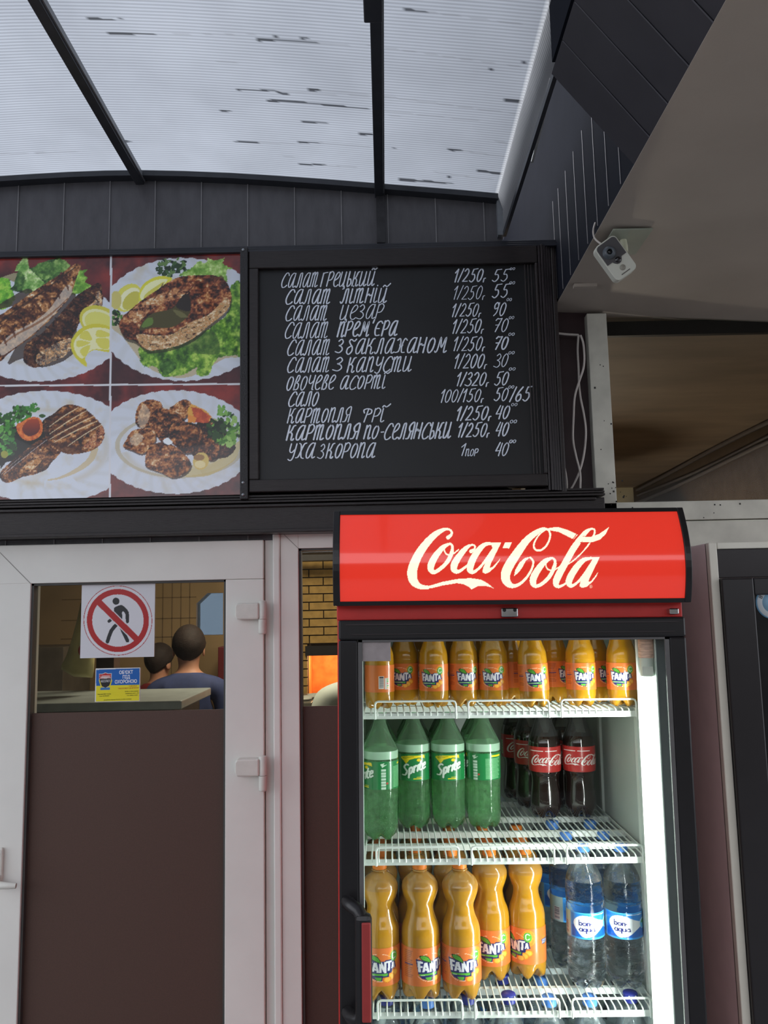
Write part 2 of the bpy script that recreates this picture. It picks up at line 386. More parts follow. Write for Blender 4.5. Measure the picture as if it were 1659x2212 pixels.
# ------------------------------------------------------------------ canopy roof of ribbed translucent sheet
def roof_mat():
    m = bpy.data.materials.new('ribbed_polycarbonate'); m.use_nodes = True; nt = m.node_tree; nt.nodes.clear()
    N = nt.nodes.new; out = N('ShaderNodeOutputMaterial'); tc = N('ShaderNodeTexCoord')
    wv = N('ShaderNodeTexWave'); wv.wave_type = 'BANDS'; wv.bands_direction = 'Y'; wv.inputs['Scale'].default_value = 32.0; wv.inputs['Distortion'].default_value = .15
    nz = N('ShaderNodeTexNoise'); nz.inputs['Scale'].default_value = 5; nz.inputs['Detail'].default_value = 6
    nt.links.new(tc.outputs['Object'], wv.inputs[0]); nt.links.new(tc.outputs['Object'], nz.inputs[0])
    r1 = N('ShaderNodeMapRange'); r1.inputs[3].default_value = .70; r1.inputs[4].default_value = 1.0; nt.links.new(wv.outputs[1], r1.inputs[0])
    r2 = N('ShaderNodeMapRange'); r2.inputs[1].default_value = .3; r2.inputs[2].default_value = .7; r2.inputs[3].default_value = .90; r2.inputs[4].default_value = 1.06; nt.links.new(nz.outputs[0], r2.inputs[0])
    mu = N('ShaderNodeMath'); mu.operation = 'MULTIPLY'; nt.links.new(r1.outputs[0], mu.inputs[0]); nt.links.new(r2.outputs[0], mu.inputs[1])
    at_ = N('ShaderNodeAttribute'); at_.attribute_name = 'print'
    mx = N('ShaderNodeMix'); mx.data_type = 'RGBA'; mx.blend_type = 'MULTIPLY'; mx.inputs[0].default_value = 1
    nt.links.new(at_.outputs['Color'], mx.inputs[6]); nt.links.new(mu.outputs[0], mx.inputs[7])
    t = N('ShaderNodeBsdfTranslucent'); tr = N('ShaderNodeBsdfTransparent'); g = N('ShaderNodeBsdfGlossy'); g.inputs[1].default_value = .25
    nt.links.new(mx.outputs[2], t.inputs[0]); nt.links.new(mx.outputs[2], tr.inputs[0])
    m1 = N('ShaderNodeMixShader'); m1.inputs[0].default_value = .12; nt.links.new(t.outputs[0], m1.inputs[1]); nt.links.new(tr.outputs[0], m1.inputs[2])
    m2 = N('ShaderNodeMixShader'); m2.inputs[0].default_value = .05; nt.links.new(m1.outputs[0], m2.inputs[1]); nt.links.new(g.outputs[0], m2.inputs[2])
    nt.links.new(m2.outputs[0], out.inputs[0]); return m
rx_ = np.concatenate([np.linspace(RP[0][0], -1.3, 30)[:-1], np.linspace(-1.3, RP[-1][0], 170)])
rz_ = np.interp(rx_, [p[0] for p in RP], [p[1] for p in RP]) + .006
# smooth the arch, then the steep last strip down to the gutter edge
rx_ = np.append(rx_, [.366, .372]); rz_ = np.append(rz_, [2.945, 2.885])
ry_ = np.concatenate([np.linspace(-1.6, 1.3, 25)[:-1], np.linspace(1.3, 2.26, 240)])
gx, gy = np.meshgrid(rx_, ry_); gz = np.tile(rz_, (len(ry_), 1))
P = np.stack([gx, gy, gz], -1); rp = P.reshape(-1, 3)
px, py = proj(np.column_stack([rp[:, 0], np.maximum(rp[:, 1], 1.2), rp[:, 2]]))
cv = Canvas(px, py, (152, 156, 162))
lines = [(192, 40, 262, 41, 4), (236, 72, 335, 73, 4), (335, 73, 560, 74, 1.6), (560, 86, 600, 86, 6), (600, 86, 690, 92, 4), (690, 92, 800, 99, 2.4), (820, 101, 1180, 152, 2),
  (590, 78, 600, 79, 6), (655, 82, 662, 83, 6), (470, 134, 510, 135, 3), (512, 193, 600, 196, 4), (600, 197, 800, 208, 2), (668, 193, 690, 195, 6), (690, 195, 800, 204, 3), (820, 207, 1150, 250, 2.4),
  (575, 217, 640, 219, 5), (640, 220, 800, 235, 3.5), (822, 238, 1120, 270, 1.8), (480, 239, 498, 240, 4), (600, 200, 625, 203, 5), (655, 263, 705, 265, 4), (842, 249, 868, 252, 3), (780, 289, 806, 290, 5),
  (510, 306, 560, 308, 4), (560, 308, 650, 310, 2), (645, 306, 690, 308, 4), (690, 308, 800, 318, 2.2), (645, 354, 700, 356, 4), (700, 357, 780, 361, 2), (973, 323, 995, 325, 5), (995, 325, 1110, 341, 2.5),
  (878, 21, 925, 26, 6), (925, 26, 1190, 60, 2.5), (1090, 216, 1150, 221, 7), (1150, 221, 1168, 222, 4), (1035, 369, 1110, 378, 5), (865, 388, 915, 391, 6), (915, 391, 980, 396, 4), (0, 332, 80, 331, 2), (80, 330, 165, 328, 3),
  (610, 337, 632, 338, 3), (1070, 305, 1120, 312, 3), (270, 305, 280, 306, 4), (940, 372, 1100, 392, 2)]
for x1, y1, x2, y2, w in lines:
    d = 52 if w > 3 else 128
    cv.stroke([(x1, y1, w), ((x1+x2)/2, (y1+y2)/2+.5, w*.9), (x2, y2, w*.5)], (d, d+2, d+6), al=.85 if w > 3 else .55)
for (x, y, r) in [(1192, 88, 6), (848, 318, 3), (968, 382, 3), (1132, 135, 3), (853, 320, 2), (1060, 150, 2)]: cv.ell(x, y, r, r, (60, 62, 68))
cc_ = cv.c.reshape(len(ry_), len(rx_), 3); cc_[:, -3:] = (250, 251, 252)  # steep edge strip painted paler to stand in for sky light through it
roof = grid_mesh('canopy_roof', P, len(rx_), len(ry_), roof_mat(), smooth=True); paint(roof.data, cv.c)
struct(roof, 'arched ribbed translucent plastic canopy roof with dark dirt streaks', 'roof')
for i, (pa, dd) in enumerate((((300, 385), .022), ((820, 400), .022))):
    x = at(*pa, YW).x; z = roof_z(x)
    mb = MB(); mb.box(x-.015, -1.6, z-.024, x+.010, YW+.02, z-.001); o = mb.build('rafter', M['steel_dark'], roof, .002)
    MB().box(x+.010, -1.6, z-.016, x+.014, YW+.02, z-.001).build('rafter_flange', mat('grey_edge', (120, 122, 126), .4, noise=.1), roof)
x = at(806, 38, 1.50).x
box('splice_sleeve', M['steel_dark'], x-.019, 1.20, 2.990, x+.019, 1.498, 3.036, roof, .003)
lx = .30
MB().box(.362, -1.6, 2.866, .371, 2.20, 2.882).build('edge_profile', M['steel_dark'], roof)
sp_ = [at(*p, 2.2) for p in ((1196, 172), (1183, 232), (1166, 300), (1152, 352), (1147, 352), (1160, 300), (1172, 232), (1187, 172))]
vs_ = []
for p in sp_:
    k = (2.90-CZ)/(p.z-CZ); vs_.append((p.x*k, p.y*k, 2.90))
mb = MB(); mb.add(vs_+[(x, y, z+.004) for x, y, z in vs_], [(0, 1, 6, 7), (1, 2, 5, 6), (2, 3, 4, 5), (15, 14, 9, 8), (14, 13, 10, 9), (13, 12, 11, 10)]); mb.build('edge_strip', mat('pale_edge_strip', (226, 228, 226), .3, trans=.5, noise=.2), roof)  # thin pale strip just outside the canopy edge
# ------------------------------------------------------------------ dark side of the eave on the right, grey soffit
XF = .502
blue = mat('dark_side_cladding', (30, 32, 40), .8, spec=.05, noise=.1, nscale=10)
mb = MB(); mb.mi = 0; mb.box(XF, 1.465, 2.6495, XF+.04, 3.3, 3.5); mb.box(.25, 3.26, 2.0, XF, 3.3, 3.5)
ys = [1.55, 1.64, 1.73, 1.82, 1.91, 2.0, 2.09, 2.16]
mb.mi = 1
for y in ys: mb.box(XF-.0012, y-.0012, 2.66, XF, y+.0012, 2.95)
struct(mb.build('wall_right_cladding', [blue, M['seam']]), 'dark vertical plank wall beside the canopy edge', 'wall')
mb = MB(); mb.mi = 0
n = 32; y0 = -1.6
for k in range(n):
    a = y0 + (1.465-y0)*k/n; b = y0 + (1.465-y0)*(k+1)/n
    A = Vector((XF+.0, a, 2.6505)); B = Vector((.350, a, 2.846)); T = Vector((.03, 0, .03))
    for c in (0,):
        vs = [A, B, B+T, A+T]; vs += [Vector((v.x, b-.0015, v.z)) for v in vs]
        mb.add(vs, [(0,1,2,3), (7,6,5,4), (0,4,5,1), (1,5,6,2), (2,6,7,3), (3,7,4,0)])
mb.mi = 1
for k in range(1, n):
    a = y0 + (1.465-y0)*k/n
    vs = [Vector((XF-.001, a-.002, 2.648)), Vector((.351, a-.002, 2.844)), Vector((.351, a+.0008, 2.844)), Vector((XF-.001, a+.0008, 2.648))]
    mb.add(vs, [(0, 1, 2, 3)])
struct(mb.build('wall_right_eave', [mat('eave_plank', (58, 57, 62), .5, spec=.3, noise=.12, nscale=10), mat('eave_joint', (84, 84, 90), .4, noise=.1)]), 'sloping dark plank eave between the canopy and the grey ceiling', 'eave')
struct(box('wall_right_eave_top', blue, .352, -1.6, 2.87, XF+.2, 1.463, 3.9), 'dark wall above the sloping eave', 'wall')
# soffit, tilted slightly down to the right
mb = MB(); za, zb2 = 2.648, 2.560
pts = [(XF-.0015, za), (1.9, za-.062*(1.9-XF)/1.0), (1.9, 2.72), (XF-.0015, za+.0012)]
mb.prism(pts, -1.6, 2.31)
struct(mb.build('ceiling', M['soffit']), 'grey ceiling panel that carries the small camera', 'ceiling')
# wall pieces on the right part of the front wall
struct(box('wall_front_right', M['maroon'], .40, YW+.03, .0, .60, YW+.10, 2.66), 'narrow dark maroon wall strip behind the hanging white cables', 'wall')
# ------------------------------------------------------------------ PVC frames on the right (upper window)
fx0, fx1 = .592, .648
zt = 2.60
mb = MB()
mb.box(fx0, 2.20, 2.01, fx1, 2.27, zt+.03)
mb.box(fx0, 2.20, 2.03, 1.9, 2.27, 2.083)
w3 = mb.build('window_3', M['pvc_dirty'], None, .002)
struct(w3, 'aged white frame of the upper right window with the dark room behind', 'window')
box('rail', M['pvc_dirty'], fx1-.10, 2.205, 1.94, 1.9, 2.28, 2.028, w3, .002)
MB().box(fx1, 2.235, 2.083, 1.9, 2.239, zt+.03).build('glass', glass_mat('dusty_window_glass', (.9, .9, .88), .22, .1), w3)
box('head_strip', M['blackm'], fx1, 2.245, 2.578, 1.9, 2.262, 2.62, w3)
mb = MB(); rnd = random.Random(3)
for k in range(34):
    a, b = rnd.choice([(rnd.uniform(fx1-.02, fx1+.03), rnd.uniform(2.06, 2.16)), (rnd.uniform(fx0, 1.1), rnd.uniform(2.035, 2.08)), (rnd.uniform(fx0+.01, fx1), rnd.uniform(2.05, 2.5))])
    s = rnd.uniform(.0008, .0022); mb.box(a-s, 2.1985, b-s*1.4, a+s, 2.2005 if a < fx1 and b > 2.03 else 2.2, b+s)
mb.build('dirt_specks', M['blackm'], w3)
struct(box('wall_front_lower', M['pvc_dirty'], .56, 2.23, 0, 1.9, 2.30, 1.94), 'pale wall behind the right hand freezer', 'wall')
# cables inside the room, seen through that window
for k, (dx, dz, r) in enumerate(((0, 0, .012), (-.03, -.10, .010), (.0, -.055, .008))):
    pts = [(1.70+dx, y, 2.575+dz+.012*math.sin(y*2.1+k)) for y in np.linspace(2.5, 5.3, 12)]
    tag(MB().tube(pts, r, 6).build('ceiling_cable', mat('grey_cable', (92, 84, 80), .6, noise=.1)), ['thick grey cable along the top edge of the inner right wall', 'lowest grey cable along the inner right wall', 'middle grey cable along the inner right wall'][k], 'cable', 'cables inside the upper right window')
tag(box('cabinet', mat('brown_board', (96, 66, 40), .6, noise=.15), 1.3, 4.3, 0, 1.70, 5.2, 2.22, None, .004), 'brown cupboard low behind the upper right window', 'cupboard')

# ------------------------------------------------------------------ fascia below the boards
def rp(name, m, x0, y0, x1, y1, Y0, Y1, parent=None, bevel=.003):
    a, b, c, d = rect(x0, y0, x1, y1, Y0); return box(name, m, a, Y0, b, c, Y1, d, parent, bevel)
fz0 = at(400, 1154, 2.14).z; fz1 = at(600, 1088, 2.14).z
mb = MB(); mb.box(-2.9, 2.15, fz0, .60, 2.25, fz1-.0)
mb.box(-2.9, 2.14, fz1-.008, .575, 2.15, fz1)
mb.box(-2.9, 2.142, fz0, .575, 2.15, fz0+.010)
struct(mb.build('trim_6', M['wood_h'], None, .002), 'dark stained fascia rail between the sign boards and the white door frame', 'rail')
# ------------------------------------------------------------------ sign boards
YS = 2.15
pz0 = at(260, 1074, YS).z; pz1 = at(260, 553, YS).z
# moulded rails above and below, behind both boards
mb = MB(); zt1 = at(300, 541, YS).z; zt0 = pz1-.002
for k, (a, d) in enumerate(((0, .0), (.33, .006), (.66, .012))):
    h = zt1-zt0+.008; mb.box(-2.9, YS-.012+d, zt0+h*a, .592, 2.21, zt0+h*(a+.33)-.0015)
struct(mb.build('trim_7', mat('glossy_black_moulding', (44, 45, 52), .28, noise=.1), None, .0015), 'glossy dark moulding along the top of the sign boards', 'moulding')
mb = MB(); zr = at(300, 1092, YS).z; h = pz0-zr
for k in range(3): mb.box(-2.9, YS-.008+.004*k, zr+h*k/3, .60, 2.21, zr+h*(k+1)/3-.002)
struct(mb.build('trim_8', M['wood_h'], None, .001), 'dark ridged moulding along the bottom of the sign boards', 'moulding')
# ------------------------------------------------------------------ food picture board (printed)
def T(ox, oy, s): return lambda pts: [(ox+p[0]/s, oy+p[1]/s) + tuple(q/s for q in p[2:]) for p in pts]
def meat(dark=.5, seed=1, sc=4.0, hot=(150, 78, 40)):
    def f(x, y):
        n = .62*fbm(x/(sc*3.2), y/(sc*2.2), seed, 4)+.38*fbm(x/(sc*.8), y/(sc*.8), seed+5, 3); n = .5+(n-.5)*1.35; n2 = fbm(x/1.9, y/1.9, seed+9, 2)
        c = ramp(n + (.5-dark)*.5, [(.24, (30, 16, 13)), (.40, (78, 40, 26)), (.54, hot), (.68, (190, 132, 78)), (.84, (226, 206, 170))])
        hl = (n2 > .84)[:, None]; return np.where(hl, np.minimum(c+55, 228), c)
    return f
def leafy(seed, lo=(46, 92, 30), mid=(104, 158, 50), hi=(186, 216, 110), sc=7):
    def f(x, y):
        n = .55*fbm(x/(sc*2.2), y/(sc*2.2), seed, 4)+.45*fbm(x/sc, y/sc, seed+2, 4); n = .5+(n-.5)*1.25; r = np.abs(vnoise(x/sc*1.7, y/sc*1.7, seed+3)-.5)*2
        c = ramp(n*.9+.1*r, [(.25, lo), (.48, mid), (.66, hi)]); return np.where((r < .06)[:, None], c*1.15, c)
    return f
def cloth(seed):
    def f(x, y):
        n = fbm(x/60, y/60, seed, 5); return ramp(n, [(.3, (66, 30, 34)), (.5, (104, 42, 42)), (.7, (138, 50, 44))])
    return f
def plate(cx, cy, rx, ry, warm=0):
    def f(x, y):
        d = np.hypot((x-cx)/rx, (y-cy)/ry); a = np.arctan2(y-cy, x-cx)
        c = np.tile(np.array((204, 210, 220.)), (len(x), 1)); n = fbm(x/30, y/30, 4)
        c -= (np.exp(-((d-.66)/.05)**2)*14*(np.sin(a*3+1) > -.4))[:, None]*np.array((.5, 1, 2.0))
        fl = (d > .7)*np.clip(np.sin(a*22+d*14), 0, 1)*6; c -= fl[:, None]*np.array((.8, 1, 1.5))
        c -= (np.clip(n-.55, 0, 1)*60*warm)[:, None]*np.array((.3, .8, 1.8)); return c
    return f
def scallop(cx, cy, rx, ry, n=46, a=.008):
    return [(cx+rx*(1+a*math.sin(t*n))*math.cos(t), cy+ry*(1+a*math.sin(t*n))*math.sin(t)) for t in np.linspace(0, 2*PI, 260)]
def lemon(cv, t, pts, rind=(214, 208, 60)):
    cv.poly(t(pts), rind, smooth=5)
def scatter(cv, t, cx, cy, rx, ry, n, seed, r0, cols, sq=.6):
    rr = random.Random(seed)
    for _ in range(n):
        a = rr.uniform(0, 2*PI); d = math.sqrt(rr.random()); x, y = t([(cx+rx*d*math.cos(a), cy+ry*d*math.sin(a))])[0]
        r = r0*rr.uniform(.5, 1.1); cv.ell(x, y, r, r*sq, rr.choice(cols), rot=rr.uniform(0, 180), rag=.8)
def paint_food(cv):
    XM, YM = 238.5, 832
    # quadrant backgrounds
    L = (cv.x < XM); U = (cv.y < 832.5 - (cv.x-0)*.006)
    cv.put(np.ones(len(cv.x), bool), cloth(2))
    save = {}
    def quad(sel, painter):
        c = Canvas(cv.x, cv.y, (0, 0, 0)); c.c = cv.c.copy(); painter(c); cv.c[sel] = c.c[sel]
    # --- top left: two grilled fish, lettuce, lemon
    def q1(c):
        t = T(0, 540, 6.144)
        c.poly(scallop(82, 712, 182, 112), plate(82, 712, 182, 112, 1))
        c.poly(t([(0, 380), (110, 330), (230, 310), (280, 440), (180, 420), (90, 380)]), (150, 142, 110), smooth=4)
        c.poly(t([(-60, 400), (120, 390), (150, 520), (200, 640), (90, 770), (-60, 760)]), leafy(3, (60, 120, 30), (110, 180, 50), (170, 210, 80)), smooth=4, rag=3, rs=3)
        c.poly(t([(130, 520), (300, 560), (600, 450), (830, 270), (800, 110), (560, 170), (440, 240), (260, 260), (180, 480)]), leafy(5, (30, 56, 26), (62, 104, 44), (110, 150, 70)), smooth=4, rag=2)
        c.poly(t([(200, 270), (300, 110), (370, 120), (390, 240), (480, 330), (590, 450), (480, 560), (300, 560), (340, 400), (280, 290)]), leafy(8, (80, 136, 54), (140, 184, 96), (216, 230, 176)), smooth=4, rag=2, rs=3)
        c.poly(t([(430, 250), (540, 170), (660, 160), (820, 120), (930, 210), (850, 290), (760, 300), (600, 400), (500, 330)]), leafy(9, (50, 84, 36), (84, 130, 54), (150, 184, 100)), smooth=4, rag=3, rs=3)
        c.poly(t([(1030, 290), (1160, 260), (1110, 320), (1160, 370), (1130, 430), (1220, 470), (1180, 520), (930, 600), (960, 420)]), leafy(12, (64, 104, 40), (104, 160, 50), (160, 200, 90)), smooth=3, rag=2, rs=3)
        c.poly(t([(-60, 800), (160, 620), (420, 520), (420, 900), (100, 1500), (300, 1440), (560, 1560), (960, 1390), (1020, 1000), (1000, 700), (900, 560)]), (40, 26, 20), al=.7, smooth=3)
        # second fish (dark)
        F2 = [(1290, 440), (1350, 480), (1360, 740), (1250, 840), (1100, 900), (1010, 1060), (960, 1150), (880, 1390), (720, 1470), (560, 1540), (440, 1560), (330, 1500), (310, 1400), (360, 1230), (560, 1100), (840, 800), (1000, 620), (1180, 500)]
        c.poly(t(F2), meat(.72, 21, 4, (92, 58, 40)), smooth=3, rag=1.5)
        c.poly(t([(1330, 560), (1350, 740), (1230, 800), (1160, 760), (1250, 680), (1290, 560)]), meat(.2, 22, 2.2, (150, 140, 130)), smooth=3)
        c.poly(t([(480, 1400), (760, 1230), (960, 1180), (900, 1380), (700, 1480), (540, 1530)]), meat(.22, 25, 2.6, (120, 118, 112)), smooth=3, rag=2)
        for k in range(7):
            x = 1180-k*125; y = 560+k*118; c.stroke(t([(x-70, y-10, 22), (x+30, y+30, 34), (x+130, y+130, 20)]), (38, 22, 18), al=.7)
        # first fish (golden)
        F1 = [(1010, 180), (1080, 220), (1040, 300), (980, 480), (940, 600), (820, 760), (640, 950), (420, 1150), (160, 1340), (60, 1430), (-60, 1470), (-60, 960), (60, 830), (300, 650), (520, 500), (700, 380), (860, 280)]
        c.poly(t(F1), meat(.46, 31, 4.4, (138, 88, 50)), smooth=3, rag=1.2)
        c.poly(t([(900, 460), (960, 560), (820, 740), (640, 930), (420, 1130), (160, 1320), (20, 1400), (0, 1260), (200, 1080), (440, 960), (640, 800), (760, 640)]), (214, 204, 190), al=.72, smooth=3)
        for k in range(8):
            x = 900-k*118; y = 430+k*104; c.stroke(t([(x-230, y-0, 16), (x-120, y-60, 26), (x-20, y+30, 34), (x+10, y+110, 14)]), (70, 32, 20), al=.75)
        c.stroke(t([(1000, 230, 14), (820, 360, 20), (560, 560, 22), (260, 760, 22), (0, 960, 24)]), (44, 26, 20), al=.7)
        c.stroke(t([(900, 640, 10), (700, 830, 26), (480, 980, 30), (200, 1130, 26), (60, 1240, 20)]), (120, 66, 34), al=.6)
        # lemons
        c.ell(*t([(1330, 960)])[0], 47, 34, (204, 196, 70), rot=25); c.ell(*t([(1340, 975)])[0], 43, 28, (226, 226, 170), rot=25); c.ell(*t([(1345, 985)])[0], 38, 24, (216, 214, 110), rot=25)
        c.poly(t([(1480, 1050), (1300, 980), (1130, 1010), (1000, 1110), (940, 1240), (970, 1380), (1060, 1490), (1150, 1550), (1150, 1500), (1130, 1430), (1240, 1330), (1480, 1340)]), (208, 200, 60), smooth=4)
        c.poly(t([(1480, 1080), (1300, 1030), (1140, 1060), (1030, 1150), (980, 1250), (1010, 1370), (1100, 1440), (1230, 1320), (1480, 1310)]), (230, 228, 176), smooth=4)
        for P_ in ([(1040, 1200), (1200, 1230), (1050, 1290), (1010, 1250)], [(1060, 1330), (1200, 1260), (1130, 1420)], [(1090, 1090), (1170, 1080), (1220, 1200), (1060, 1170)], [(1300, 1060), (1440, 1100), (1440, 1150), (1280, 1150)], [(1270, 1180), (1440, 1180), (1440, 1310), (1330, 1300)]):
            c.poly(t(P_), (214, 208, 92), smooth=3)
    quad(L & U, q1)
    # --- top right: salmon steak
    def q2(c):
        t = T(240, 540, 5.72)
        c.put(c.y > 780, (58, 36, 40), .6)
        c.poly(scallop(396, 690, 182, 133), plate(396, 690, 182, 133, 1))
        c.poly(t([(0, 960), (150, 1080), (420, 1420), (700, 1560), (1000, 1560), (1400, 1340), (1590, 1300), (1590, 900), (0, 800)]), (176, 150, 90), al=.55, smooth=3)
        c.ell(*t([(210, 590)])[0], 34, 25, (214, 210, 90), rot=-48); c.ell(*t([(230, 605)])[0], 28, 19, (232, 232, 190), rot=-48); c.ell(*t([(250, 625)])[0], 24, 14, (196, 190, 80), rot=-48)
        c.ell(*t([(60, 620)])[0], 12, 20, (200, 190, 110)); 
        c.poly(t([(340, 560), (400, 420), (560, 330), (700, 330), (750, 370), (560, 520), (380, 640)]), (216, 212, 60), smooth=4)
        c.poly(t([(360, 560), (430, 440), (560, 370), (700, 370), (560, 500), (400, 620)]), (232, 234, 180), smooth=4); c.poly(t([(420, 550), (600, 420), (660, 400), (540, 520), (420, 620)]), (206, 200, 84), smooth=4)
        scatter(c, t, 760, 210, 190, 110, 60, 4, 6, [(34, 62, 34), (60, 96, 50), (24, 44, 28), (96, 128, 70)]); scatter(c, t, 600, 250, 50, 40, 10, 5, 5, [(34, 62, 34), (50, 80, 44)])
        scatter(c, t, 60, 840, 70, 90, 25, 6, 6, [(30, 60, 24), (70, 120, 40), (22, 36, 20)])
        c.poly(t([(830, 320), (960, 240), (1020, 200), (1080, 140), (1180, 160), (1200, 100), (1300, 130), (1400, 100), (1380, 180), (1500, 220), (1420, 260), (1440, 400), (1300, 340), (1000, 320)]), leafy(33, (92, 140, 50), (146, 186, 90), (200, 220, 150)), smooth=3, rag=3, rs=3)
        c.poly(t([(1470, 470), (1620, 440), (1620, 1320), (1560, 1300), (1300, 1350), (1200, 1550), (1060, 1540), (1060, 1440), (900, 1540), (640, 1560), (560, 1440), (400, 1440), (340, 1250), (400, 1180), (800, 1180), (1200, 980), (1450, 760)]), leafy(35, (40, 76, 24), (96, 146, 44), (176, 206, 90)), smooth=3, rag=4, rs=4)
        c.poly(t([(600, 1400), (700, 1340), (800, 1420), (760, 1500), (640, 1550)]), leafy(36, (30, 60, 22), (60, 104, 36), (96, 140, 60)), smooth=3, rag=2)
        c.poly(t([(900, 1150), (1250, 1000), (1350, 1260), (1200, 1290), (1000, 1260)]), (60, 88, 40), al=.55, smooth=3)
        S = [(100, 940), (140, 830), (200, 770), (380, 620), (560, 500), (700, 400), (860, 330), (1100, 310), (1300, 320), (1420, 390), (1480, 520), (1470, 680), (1380, 800), (1200, 940), (1020, 1090), (800, 1190), (560, 1240), (430, 1230), (300, 1130), (170, 1080)]
        c.poly(t([(p[0]+10, p[1]+35) for p in S]), (30, 26, 18), al=.6, smooth=4)
        c.poly(t(S), meat(.55, 41, 5, (140, 72, 44)), smooth=4, rag=1)
        c.poly(t([(330, 1040), (560, 1060), (760, 1040), (960, 900), (1200, 800), (1420, 600), (1470, 680), (1380, 800), (1200, 940), (1020, 1090), (800, 1190), (560, 1235), (430, 1225), (330, 1120)]), meat(.15, 43, 2.4, (190, 164, 120)), smooth=3, rag=1)
        c.poly(t([(230, 760), (560, 560), (900, 480), (940, 560), (760, 620), (520, 720), (330, 900), (250, 860)]), meat(.35, 45, 3.5, (176, 116, 80)), smooth=3)
        c.poly(t([(350, 990), (400, 880), (520, 780), (760, 720), (900, 560), (960, 560), (990, 680), (960, 800), (860, 900), (720, 960), (520, 960)]), (74, 68, 34), smooth=3)
        c.poly(t([(800, 700), (900, 550), (960, 560), (990, 680), (960, 760)]), (40, 32, 26), smooth=3)
        c.poly(t([(760, 740), (860, 760), (950, 830), (850, 830)]), (108, 104, 62), smooth=3); c.poly(t([(440, 850), (510, 840), (510, 920), (400, 960), (380, 930)]), (96, 124, 52), smooth=3)
        for k in range(6): c.stroke(t([(520+k*150, 620-k*40, 10), (600+k*150, 500-k*34, 26), (640+k*150, 420-k*14, 14)]), (66, 32, 24), al=.6)
        # glossy print highlight is left to the light
    quad(~L & U, q2)
    # --- bottom left: pork chop, parsley, carrot
    def q3(c):
        t = T(0, 830, 6.144)
        c.poly(scallop(100, 966, 196, 122), plate(100, 966, 196, 122, 1))
        c.stroke(t([(1260, 860, 90), (1200, 1000, 80), (1040, 1130, 60), (800, 1240, 30), (640, 1270, 16)]), (196, 168, 110), al=.6)
        c.poly(t([(0, 560), (220, 560), (400, 700), (650, 420), (700, 800), (420, 960), (80, 1040), (0, 1100)]), (24, 22, 14), smooth=3, rag=3)
        scatter(c, t, 60, 560, 130, 200, 70, 14, 8, [(36, 84, 28), (60, 130, 40), (28, 56, 20), (96, 160, 66)]); scatter(c, t, 290, 400, 120, 110, 46, 15, 7, [(48, 104, 36), (70, 140, 50), (34, 66, 24)])
        scatter(c, t, 440, 310, 60, 70, 20, 16, 6, [(54, 124, 44), (70, 140, 50)]); scatter(c, t, 110, 830, 100, 100, 40, 17, 7, [(50, 120, 44), (86, 160, 66), (34, 66, 24)])
        c.ell(*t([(560, 420)])[0], 7, 4, (50, 84, 36)); c.ell(*t([(60, 930)])[0], 8, 8, (150, 150, 60))
        c.poly(t([(220, 540), (290, 500), (400, 440), (520, 450), (570, 560), (540, 680), (440, 740), (330, 740), (240, 650)]), (lambda x, y: ramp(fbm(x/5, y/5, 3), [(.3, (190, 84, 40)), (.7, (226, 132, 60))])), smooth=4)
        c.poly(t([(300, 570), (370, 480), (500, 460), (530, 580), (480, 660), (380, 690), (310, 640)]), lambda x, y: ramp((y-905)/34, [(0, (170, 66, 34)), (1, (84, 34, 34))]), smooth=4)
        # bone part
        B_ = [(0, 1180), (180, 1000), (330, 880), (520, 740), (640, 720), (800, 860), (780, 940), (680, 1040), (620, 1130), (480, 1190), (300, 1230), (120, 1310), (20, 1270)]
        c.poly(t(B_), meat(.66, 51, 3.4, (124, 72, 38)), smooth=4, rag=1.5)
        c.poly(t([(260, 1140), (420, 1010), (560, 1000), (440, 1130), (300, 1180)]), meat(.3, 52, 3, (180, 120, 60)), smooth=3)
        for k in range(4): c.stroke(t([(60+k*40, 1200-k*60, 8), (260+k*60, 1010-k*60, 12), (430+k*50, 880-k*40, 8)]), (34, 18, 18), al=.8)
        for k in range(14): c.stroke(t([(60+k*42, 1190-k*34, 6), (90+k*42, 1160-k*34, 7)]), (222, 214, 214), al=.75)
        c.stroke(t([(20, 1200, 5), (140, 1080, 6), (260, 980, 5)]), (206, 190, 180), al=.7)
        # round part
        R_ = [(600, 700), (590, 480), (700, 400), (820, 300), (910, 270), (1040, 290), (1150, 340), (1250, 430), (1340, 530), (1390, 650), (1340, 790), (1240, 870), (1100, 910), (960, 930), (820, 900), (700, 800)]
        c.poly(t(R_), meat(.5, 61, 4.2, (150, 92, 46)), smooth=4, rag=1.2)
        c.poly(t([(590, 480), (700, 400), (840, 290), (720, 440), (640, 600), (600, 700)]), meat(.85, 63, 3, (70, 46, 34)), smooth=3)
        c.poly(t([(1340, 540), (1390, 650), (1340, 790), (1240, 850), (1100, 840), (1240, 680)]), meat(.4, 65, 2.2, (170, 100, 74)), smooth=3)
        c.poly(t([(700, 800), (900, 780), (1100, 880), (960, 930), (820, 900)]), (70, 34, 22), al=.6, smooth=3)
        for k, (a, b) in enumerate((((660, 560), (1040, 310)), ((660, 660), (1150, 350)), ((660, 730), (1240, 430)), ((720, 770), (1290, 490)), ((900, 820), (1340, 540)))):
            mx_, my_ = (a[0]+b[0])/2, (a[1]+b[1])/2-12
            c.stroke(t([(a[0]-8, a[1]-28, 14), (mx_-8, my_-30, 40), (b[0]-8, b[1]-20, 16)]), (74, 34, 18), al=.7)
            c.stroke(t([(*a, 8), (mx_, my_, 13), (*b, 8)]), (226, 206, 164), al=.85)
    quad(L & ~U, q3)
